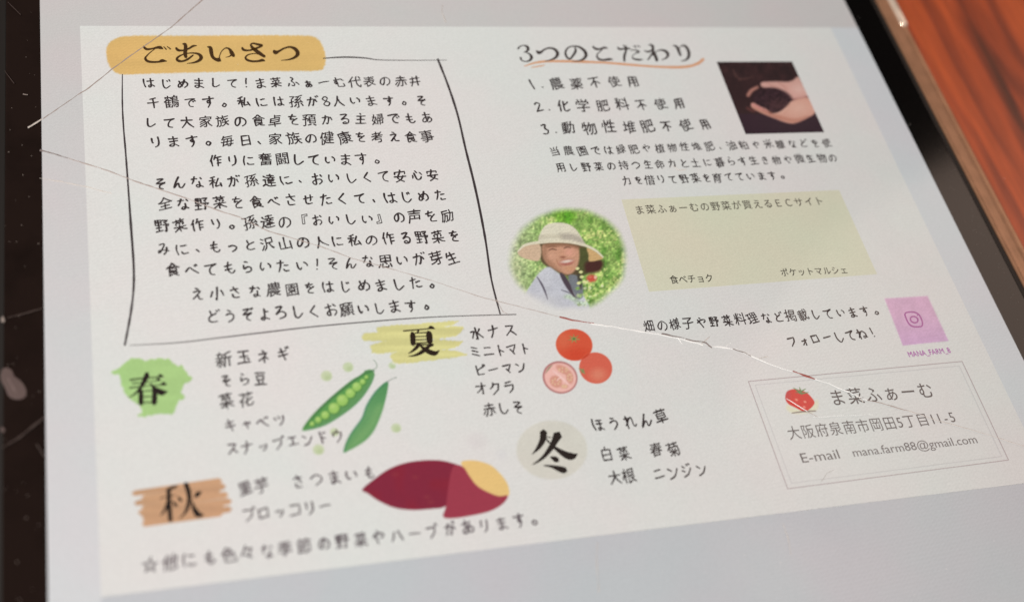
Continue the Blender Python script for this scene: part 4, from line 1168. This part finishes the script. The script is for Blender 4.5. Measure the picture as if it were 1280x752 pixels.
# round mask with a feathered edge
u_, v_ = (X - 432) / 418, (Y - 395) / 362
rad = np.sqrt(u_ * u_ + v_ * v_) + .05 * (vnoise(X, Y, 90, 21) - .5)
mask = np.clip((1.0 - rad) / .16, 0, 1)
mask = mask * mask * (3 - 2 * mask)
c.rgb = bgc
c.al = mask.copy()
S = lambda *a, **kk: c.poly(*a, solid=False, **kk)
S([(330, 90), (350, 70), (420, 62), (470, 80), (480, 130), (430, 160), (360, 150)], (118, 178, 48), soft=40, a=.7)
S([(400, 90), (450, 85), (450, 140), (410, 145)], (82, 150, 36), soft=30, a=.8)
S([(225, 70), (300, 55), (310, 80), (240, 95)], (128, 132, 124), soft=24, a=.6)
# dark hair and shade behind the head
S([(236, 292), (242, 380), (258, 425), (340, 480), (420, 512), (500, 520), (580, 470), (592, 400), (560, 330), (480, 292), (350, 280)], (88, 74, 50), soft=12)
S([(490, 315), (560, 330), (585, 400), (560, 480), (505, 500)], (78, 82, 44), soft=24)
S([(558, 415), (640, 402), (664, 430), (640, 478), (560, 492), (540, 450)], (70, 36, 32), soft=26)
# face
S([(262, 300), (258, 370), (284, 425), (340, 466), (408, 500), (452, 496), (490, 450), (506, 380), (494, 315), (430, 288), (340, 286)], (199, 148, 121), soft=16)
S([(262, 300), (258, 370), (284, 425), (340, 466), (400, 498), (330, 430), (290, 360), (290, 300)], (146, 106, 82), soft=30, a=.6)
S([(300, 292), (490, 300), (498, 330), (400, 312), (290, 320)], (140, 98, 74), soft=18, a=.8)
c.ell(438, 352, 34, 26, (222, 160, 138), soft=34, a=.85, solid=False)
c.ell(320, 380, 30, 26, (210, 158, 132), soft=34, a=.8, solid=False)
c.ell(392, 362, 14, 26, (208, 152, 124), soft=16, a=.7, solid=False)
c.ell(394, 386, 18, 7, (140, 84, 66), soft=8, a=.8, solid=False)
c.line([(300, 338, 4), (325, 331, 8), (350, 337, 4)], (112, 76, 60), soft=9, solid=False)
c.line([(402, 326, 4), (424, 318, 8), (446, 322, 4)], (116, 80, 62), soft=9, solid=False)
c.line([(296, 318, 3), (325, 312, 5), (352, 318, 3)], (120, 82, 62), soft=8, a=.7, solid=False)
c.line([(352, 400, 3), (362, 432, 5), (385, 452, 3)], (158, 104, 82), soft=8, a=.7, solid=False)
c.ell(420, 420, 46, 20, (172, 100, 88), soft=14, rot=-8, solid=False)
c.ell(420, 414, 38, 10, (224, 200, 186), soft=10, rot=-8, solid=False)
c.ell(440, 462, 32, 14, (206, 150, 112), soft=16, a=.6, solid=False)
# jacket, collar
S([(140, 640), (180, 570), (222, 508), (290, 452), (345, 478), (400, 520), (450, 565), (505, 610), (545, 665), (572, 735), (500, 770), (300, 780), (100, 780)], (198, 198, 206), soft=12)
S([(222, 508), (290, 455), (330, 500), (300, 600), (330, 720), (280, 740), (250, 600)], (208, 208, 214), soft=30, a=.6)
S([(432, 510), (480, 505), (520, 540), (530, 640), (500, 668), (470, 630), (440, 570)], (118, 122, 128), soft=12)
S([(372, 492), (405, 505), (440, 560), (468, 630), (490, 660), (468, 655), (425, 600), (392, 545)], (74, 62, 72), soft=10)
S([(490, 500), (520, 520), (518, 600), (500, 560)], (70, 66, 54), soft=12)
c.line([(222, 520, 6), (248, 560, 12), (272, 610, 12), (292, 668, 6)], (92, 86, 98), soft=8, solid=False)
c.line([(385, 606, 5), (420, 618, 8), (450, 632, 5)], (110, 108, 118), soft=6, solid=False)
# hat: brim underside, crown, band, brim edge
S([(92, 345), (108, 380), (165, 402), (238, 405), (240, 300), (150, 308)], (208, 178, 150), soft=10)
S([(556, 325), (610, 345), (662, 388), (640, 404), (572, 414), (566, 370)], (206, 168, 116), soft=12)
S([(232, 292), (244, 222), (286, 168), (370, 153), (440, 168), (490, 208), (528, 272), (545, 312), (460, 296), (380, 286), (300, 288)], (222, 214, 192), soft=10)
S([(372, 228), (470, 232), (520, 262), (535, 298), (460, 272), (385, 262)], (172, 162, 148), soft=24, a=.8)
S([(240, 240), (300, 232), (380, 240), (380, 262), (300, 256), (238, 266)], (200, 190, 168), soft=18, a=.7)
c.line([(92, 348, 8), (140, 305, 16), (235, 286, 20), (330, 280, 18), (430, 284, 18), (530, 302, 18), (610, 338, 16), (662, 384, 10)], (222, 212, 188), soft=8, solid=False)
c.line([(244, 300, 5), (340, 294, 7), (440, 298, 8), (540, 322, 8)], (110, 88, 62), soft=8, a=.7, solid=False)
hatm = np.clip(1 - poly_sd(X, Y, [(92, 345), (235, 285), (244, 222), (286, 168), (370, 153), (440, 168), (490, 208), (545, 300), (662, 388), (600, 380), (430, 300), (240, 300), (160, 402)]) / 6, 0, 1)
c.rgb *= (1 - .05 * hatm * (np.sin(X * .42 + Y * .1) * np.sin(Y * .55 - X * .08) + .6 * (vnoise(X, Y, 20, 41) - .3)))[..., None]
jm = np.clip((Y - 470) / 60, 0, 1) * np.clip((470 - X) / 60, 0, 1) * np.clip(1.05 - np.abs(c.rgb - np.array([203, 203, 210])).sum(-1) / 60, 0, 1)
c.rgb *= (1 - .07 * jm * vnoise(X + Y, Y - X, 60, 43))[..., None]
# tomato and small flowers in front
c.ell(586, 528, 33, 25, (202, 84, 66), soft=18, solid=False)
c.ell(578, 520, 10, 7, (222, 130, 108), soft=10, a=.7, solid=False)
c.ell(612, 520, 10, 12, (232, 186, 160), soft=8, solid=False)
rr = random.Random(4)
for i in range(34):
    x, y = rr.uniform(490, 700), rr.uniform(545, 720)
    c.ell(x, y, rr.uniform(6, 14), rr.uniform(5, 11), rr.choice([(206, 218, 160), (150, 182, 104), (226, 226, 190), (120, 160, 80)]), soft=9, a=.75, solid=False)
for x, y in ((515, 485), (520, 518), (538, 552), (500, 560), (492, 462)):
    c.ell(x, y, 13, 10, (224, 222, 158), soft=7, solid=False)
for x, y in ((470, 665), (430, 650), (500, 690), (540, 700)):
    c.ell(x, y, 26, 14, (176, 200, 160), soft=18, a=.6, solid=False)
leafy = np.clip((c.rgb[..., 1] - np.maximum(c.rgb[..., 0] * .96, c.rgb[..., 2])) / 25, .08, 1)
c.rgb = c.rgb * (1 + leafy * (.34 * vnoise(X, Y, 11, 61) - .17 + .16 * vnoise(X, Y, 27, 62) - .08))[..., None]
c.rgb = c.rgb * (.96 + .08 * vnoise(X + Y * .6, Y - X * .5, 5, 30)[..., None])
low = np.clip((Y - 610) / 110, 0, 1) * np.clip((430 - X) / 200, 0, 1)
c.al = c.al * (1 - .75 * low)
c.rgb = np.array(PAGE) * (1 - c.al[..., None]) + c.rgb * c.al[..., None]
c.build('portrait_photo', page, Z_ART)['label'] = 'round photo of a smiling person in a straw sunhat among green leaves'

# photo of hands holding soil: painted over the full rectangle
c = Canvas((890, 70), 6.833, 0, 0, 1000, 700, 1.0)
nx, ny = 100, 92
c.nx, c.ny = nx, ny
U, Vv = np.meshgrid(np.linspace(0, 1, nx), np.linspace(0, 1, ny), indexing='ij')
TL, TR, BRc, BL = map(np.array, ((38., 55.), (682., 53.), (957., 655.), (285., 672.)))
G = ((1 - U)[..., None] * (1 - Vv)[..., None] * TL + U[..., None] * (1 - Vv)[..., None] * TR + U[..., None] * Vv[..., None] * BRc + (1 - U)[..., None] * Vv[..., None] * BL)
c.X, c.Y = G[..., 0], G[..., 1]
X, Y = c.X, c.Y
c.al = np.ones((nx, ny))
base = np.array([44., 24, 27.])
nn = (vnoise(X, Y, 60, 2) * .6 + vnoise(X, Y, 22, 3) * .4)
c.rgb = base + (nn[..., None] - .5) * np.array([34, 20, 18.]) * np.clip((420 - Y) / 300, .15, 1)[..., None]
c.rgb[..., 2] += 10 * (Y > 500)
c.line([(180, 120, 6), (200, 170, 14), (240, 205, 8)], (96, 66, 60), soft=22, a=.7)
c.line([(230, 205, 6), (290, 198, 10), (340, 185, 5)], (98, 64, 58), soft=20, a=.7)
c.poly([(415, 238), (440, 226), (560, 222), (640, 226), (690, 212), (740, 185), (800, 300), (825, 345), (760, 372), (690, 378), (648, 366), (600, 312), (540, 282), (455, 278), (418, 262)], (206, 158, 146), soft=14)
c.poly([(600, 250), (720, 250), (800, 330), (700, 372), (650, 360)], (212, 160, 148), soft=50, a=.6)
c.line([(630, 345, 8), (690, 378, 12), (820, 350, 10)], (128, 74, 70), soft=16, a=.8)
c.line([(308, 338, 30), (335, 300, 30), (385, 272, 22)], (176, 122, 108), soft=20)
c.line([(300, 450, 20), (345, 470, 24), (380, 470, 12)], (92, 50, 48), soft=20)
c.ell(515, 380, 172, 102, (44, 24, 32), soft=22, rot=8)
c.ell(560, 420, 90, 50, (66, 40, 42), soft=50, a=.6)
c.poly([(335, 408), (360, 408), (400, 432), (460, 458), (512, 498), (580, 478), (630, 440), (690, 385), (830, 362), (880, 480), (810, 535), (700, 580), (620, 570), (540, 540), (450, 505), (380, 470), (335, 440)], (210, 158, 140), soft=14)
c.poly([(350, 440), (450, 490), (560, 535), (700, 570), (820, 520), (700, 545), (560, 510), (440, 465)], (176, 112, 92), soft=36, a=.8)
c.line([(345, 420, 20), (400, 445, 20), (460, 475, 12)], (202, 138, 130), soft=12)
c.line([(515, 500, 6), (580, 486, 8), (640, 446, 6)], (226, 182, 164), soft=12, a=.7)
for P in ([(470, 236, 3), (520, 262, 5), (580, 282, 3)], [(560, 232, 3), (610, 262, 5), (640, 300, 3)], [(455, 470, 3), (520, 515, 5), (600, 545, 3)], [(400, 446, 3), (450, 478, 5), (500, 508, 3)]):
    c.line(P, (160, 100, 88), soft=9, a=.6)
c.ell(740, 290, 60, 40, (222, 184, 172), soft=60, a=.6)
c.ell(740, 450, 80, 46, (222, 180, 162), soft=70, a=.6)
sm = np.clip(1 - np.sqrt(((X - 520) / 160) ** 2 + ((Y - 385) / 95) ** 2), 0, 1) > 0
c.rgb += (sm * (vnoise(X, Y, 11, 51) - .45) * 46)[..., None] * np.array([1, .75, .75])
c.build('soil_photo', page, Z_ART)['label'] = 'square dark photo of two hands holding soil'

# ------------------------------------------------------------------ cracks, scuffs and dust on the glass


def ridge(name, pts, mat, w=.6, h=.00004, jag=.25, seed=0, z=Z_TOP + 3e-5, parent=tablet):
    """a thin sharp-backed sliver following points (x, y[, width px])"""
    rs = np.random.RandomState(seed)
    P = [(p[0], p[1], p[2] if len(p) > 2 else w) for p in pts]
    C = []
    for i in range(len(P) - 1):
        a, b = np.array(P[i], float), np.array(P[i + 1], float)
        n_ = max(2, int(np.hypot(*(b - a)[:2]) / 6))
        for j in range(n_):
            C.append(a + (b - a) * j / n_)
    C.append(np.array(P[-1], float))
    C = np.array(C)
    C[1:-1, 1] += rs.uniform(-jag, jag, len(C) - 2)
    wv = C[:, 2] * (1 + rs.uniform(-.45, .45, len(C)))
    d = np.gradient(C[:, :2], axis=0)
    d /= np.linalg.norm(d, axis=1)[:, None]
    nr = np.stack([-d[:, 1], d[:, 0]], 1)
    L_, R_ = pla(C[:, :2] - nr * wv[:, None] / 2), pla(C[:, :2] + nr * wv[:, None] / 2)
    M_ = (L_ + R_) / 2
    n_ = len(C)
    V = [(x, y, z) for x, y in L_] + [(x, y, z + h) for x, y in M_] + [(x, y, z) for x, y in R_]
    F = []
    for i in range(n_ - 1):
        F += [(i, i + 1, n_ + i + 1, n_ + i), (n_ + i, n_ + i + 1, 2 * n_ + i + 1, 2 * n_ + i)]
    return link(name, V, F, mat, parent)


# long crack from the top edge to the left bezel
HAIR = plain('hairline_crack', (.34, .29, .28), .6)
FAINT = plain('faint_crack', (.50, .47, .46), .6)
ridge('crack', [(258, -3, 1.2), (215, 35, 1.3), (168, 68, 1.4), (140, 88, 1.3), (112, 111, 1.2), (96, 121, .9), (54, 150, 1.0)], HAIR, seed=1)['label'] = 'grey hairline crack crossing the top left corner'
ridge('crack', [(53, 150, 1.5), (44, 156, 2.4), (35, 161, 1.8)], SCUFF, seed=2)['label'] = 'pale end of the crack on the left bezel'
ridge('crack', [(50, 189, 2.0), (62, 192, 2.0), (85, 199, 1.2)], CRACK_DARK, seed=3)['label'] = 'dark start of the long crack'
ridge('crack', [(85, 199, 1.0), (130, 213, 1.1), (175, 230, 1.3), (230, 248, 1.0), (272, 264, 1.4), (300, 273, .9), (335, 290, 1.1), (400, 309, .9), (440, 324, .8), (485, 336, .7), (540, 352, .7), (600, 372, .7), (640, 382, .6), (699, 397, .7)], HAIR, seed=4)['label'] = 'fine grey crack running through the greeting text'
ridge('crack', [(699, 397, 1.8), (715, 401, 1.8), (742, 405, 1.2)], CRACK_RED, seed=5)['label'] = 'reddish stretch of the crack above the tomatoes'
ridge('crack', [(738, 405, 1.5), (770, 410, 1.1), (800, 415, 1.5), (820, 418, .9), (845, 423, 1.2), (865, 428, 1.3), (878, 432, 1.4)], CRACK_WHITE, seed=6, jag=.5)['label'] = 'bright white stretch of the crack below the handwriting'
ridge('crack', [(826, 418, 1.4), (840, 421, 1.2), (855, 423.5, .8)], CRACK_DARK, seed=7, z=Z_TOP + 8e-5)
ridge('crack', [(856, 424.5, 1.2), (866, 427, 1.2), (876, 428, .8), (882, 430, 1.8), (889, 436, 1.2), (884, 433, .8)], CRACK_DARK, seed=8, z=Z_TOP + 8e-5)
ridge('crack', [(890, 434, 1.0), (905, 435, 1.7), (920, 438, 1.6), (935, 444, 1.8), (952, 452, 1.5), (962, 456, .7)], CRACK_WHITE, seed=9, jag=.5)['label'] = 'bright white stretch of the crack above the address box'
ridge('crack', [(915, 437, .8), (930, 442, 1.4), (938, 446, .8)], CRACK_DARK, seed=10, z=Z_TOP + 8e-5)
ridge('crack', [(962, 456, .8), (978, 462, .9), (990, 465, 1)], CRACK_WHITE, seed=11)
ridge('crack', [(990, 464.5, 1.6), (1005, 470, 2.0), (1018, 474.5, 1.6)], CRACK_RED, seed=12)['label'] = 'red stretch of the crack on the address box edge'
ridge('crack', [(1018, 474.5, 1.2), (1035, 480, .9), (1052, 487, 1.2), (1070, 495, 1.2), (1083, 501, 1.0)], CRACK_WHITE, seed=13, jag=.5)
ridge('crack', [(1083, 501, .9), (1100, 504, 1.0), (1122, 511, 1.2), (1135, 514, .8)], HAIR, seed=14)
ridge('crack', [(1135, 514, .8), (1170, 526, .8), (1215, 538, .8), (1250, 549, .9), (1285, 560, 1.0)], FAINT, seed=15)['label'] = 'faint grey end of the crack at the right'
ridge('crack', [(982, 499, .7), (995, 507, 1.1), (1008, 515, .8)], CRACK_WHITE, seed=16, z=Z_TOP + 8e-5)['label'] = 'white nick across the strawberry'
ridge('crack', [(1008, 515, .8), (1022, 522, .9)], HAIR, seed=17)
ridge('scratch', [(50, 224, .7), (75, 228, .9), (100, 233, .8), (140, 243, .7)], SCUFF, seed=18, jag=.4)
ridge('scratch', [(553, 7, .9), (552, 16, 1.0), (557, 30, .9)], SCUFF, seed=19, jag=.8)
ridge('scratch', [(620, 375, .7), (628, 390, .8), (634, 393, .6)], HAIR, seed=20)
ridge('scratch', [(1041, 588, .6), (1033, 592, .7), (1026, 602, .6)], SCUFF, seed=21)
ridge('scratch', [(746, 677, .6), (745, 700, .8), (748, 740, .7)], SCUFF, seed=22)
ridge('scratch', [(978, 655, .6), (984, 672, .9), (988, 694, .6)], SCUFF, seed=23)
ridge('scratch', [(840, 208, .5), (848, 214, .8), (858, 213, .5)], SCUFF, seed=24)
BRUISE = plain('bezel_scratch', (.05, .036, .034), .5)
ridge('scratch', [(29, 119, 1.3), (35, 120, 1.3)], LINT, seed=25)
ridge('scratch', [(2, 561, 1.6), (25, 547, 2.4), (56, 522, 2.0)], BRUISE, seed=26, h=.00001)
ridge('scratch', [(10, 398, 1.0), (30, 393, 1.4), (54, 386, 1.0)], BRUISE, seed=27, h=.00001)
ridge('scratch', [(6, 90, .8), (18, 106, .8)], BRUISE, seed=28, h=.00001)
ridge('scratch', [(10, 4, .8), (26, 20, .9)], BRUISE, seed=29, h=.00001)
ridge('scratch', [(46, 555, 1.2), (50, 562, 1.6), (57, 573, 1.2)], BRUISE, seed=30, h=.00001)

for i_, P in enumerate(([(876, 431, .6), (883, 425, 1.2), (887, 421, .5)], [(905, 435, .6), (911, 430, 1.0), (914, 429, .4)], [(797, 414.5, .6), (803, 410, 1.1), (806, 409, .4)],
                        [(948, 449, .6), (956, 447, 1.1), (960, 447, .4)], [(846, 423, .5), (850, 428, 1.2), (852, 431, .5)], [(1052, 487, .5), (1060, 485, 1.0), (1066, 486, .4)],
                        [(1070, 495, .5), (1076, 501, .9), (1078, 504, .4)], [(1015, 522, .4), (1040, 521, .9), (1062, 520, .7), (1090, 519, .4)])):
    ridge('crack', P, CRACK_WHITE if i_ % 3 else SCUFF, seed=60 + i_, z=Z_TOP + 6e-5, jag=.4)

# dried smear on the left bezel


def blob(name, P, mat, z, hgt):
    C = catmull(P, 4, True)
    Q = pla(C)
    ctr = Q.mean(0)
    n_ = len(Q)
    V = [(x, y, z) for x, y in Q] + [(ctr[0] + (x - ctr[0]) * .82, ctr[1] + (y - ctr[1]) * .82, z + hgt) for x, y in Q] + [(ctr[0], ctr[1], z + hgt * 1.1)]
    F = []
    for i in range(n_):
        j = (i + 1) % n_
        F += [(j, i, n_ + i, n_ + j), (n_ + j, n_ + i, 2 * n_)]
    return link(name, V, F, mat, tablet, smooth=True)


blob('smear', [(2, 463), (8, 459), (15, 463), (18, 470), (27, 477), (33, 488), (30, 497), (20, 499), (11, 495), (6, 484), (1, 474)], FILM, 2e-5, 1.5e-5)
ridge('scratch', [(10, 473, 1), (15, 482, 1.6), (20, 490, 1)], plain('smear_crease', (.20, .15, .15), .5), seed=31, z=6e-5, h=.00001)
blob('smear', [(3, 395), (6, 399), (5, 403), (1, 401)], LINT, 2e-5, 1e-5)
blob('smear', [(2, 533), (6, 536), (5, 540), (1, 538)], FILM, 2e-5, 1e-5)

# dust and lint specks, too many to count
rs = np.random.RandomState(12)
V, F = [], []


def speck(px, py, r, zz):
    q = pla([(px, py)])[0]
    a0 = rs.uniform(0, 6.28)
    b = len(V)
    el = rs.uniform(.4, 1)
    kx = []
    for i in range(5):
        a = a0 + i * 1.2566
        rr_ = r * rs.uniform(.7, 1.2)
        V.append((q[0] + rr_ * math.cos(a), q[1] + rr_ * math.sin(a) * el, zz))
        kx.append(b + i)
    V.append((q[0], q[1], zz + r * .5))
    for i in range(5):
        F.append((b + i, b + (i + 1) % 5, b + 5))


for i in range(45):
    speck(rs.uniform(3, 50), rs.uniform(0, 750), rs.uniform(.00003, .00009), 1e-5)
for i in range(70):
    y = rs.uniform(150, 470)
    speck(1110 + (y - 100) * .47 + 20 + rs.uniform(-8, 14), y, rs.uniform(.00003, .00006), 1e-5)
V_, F_ = V, F
o = link('dust', V, F, LINT, tablet)
o['kind'] = 'stuff'
V, F = [], []
for i in range(110):
    speck(rs.uniform(60, 1270), rs.uniform(2, 750), rs.uniform(.00003, .00007), Z_TOP + 2e-5)
o = link('dust', V, F, plain('pale_dust', (.75, .73, .72), .8), tablet)
o['kind'] = 'stuff'
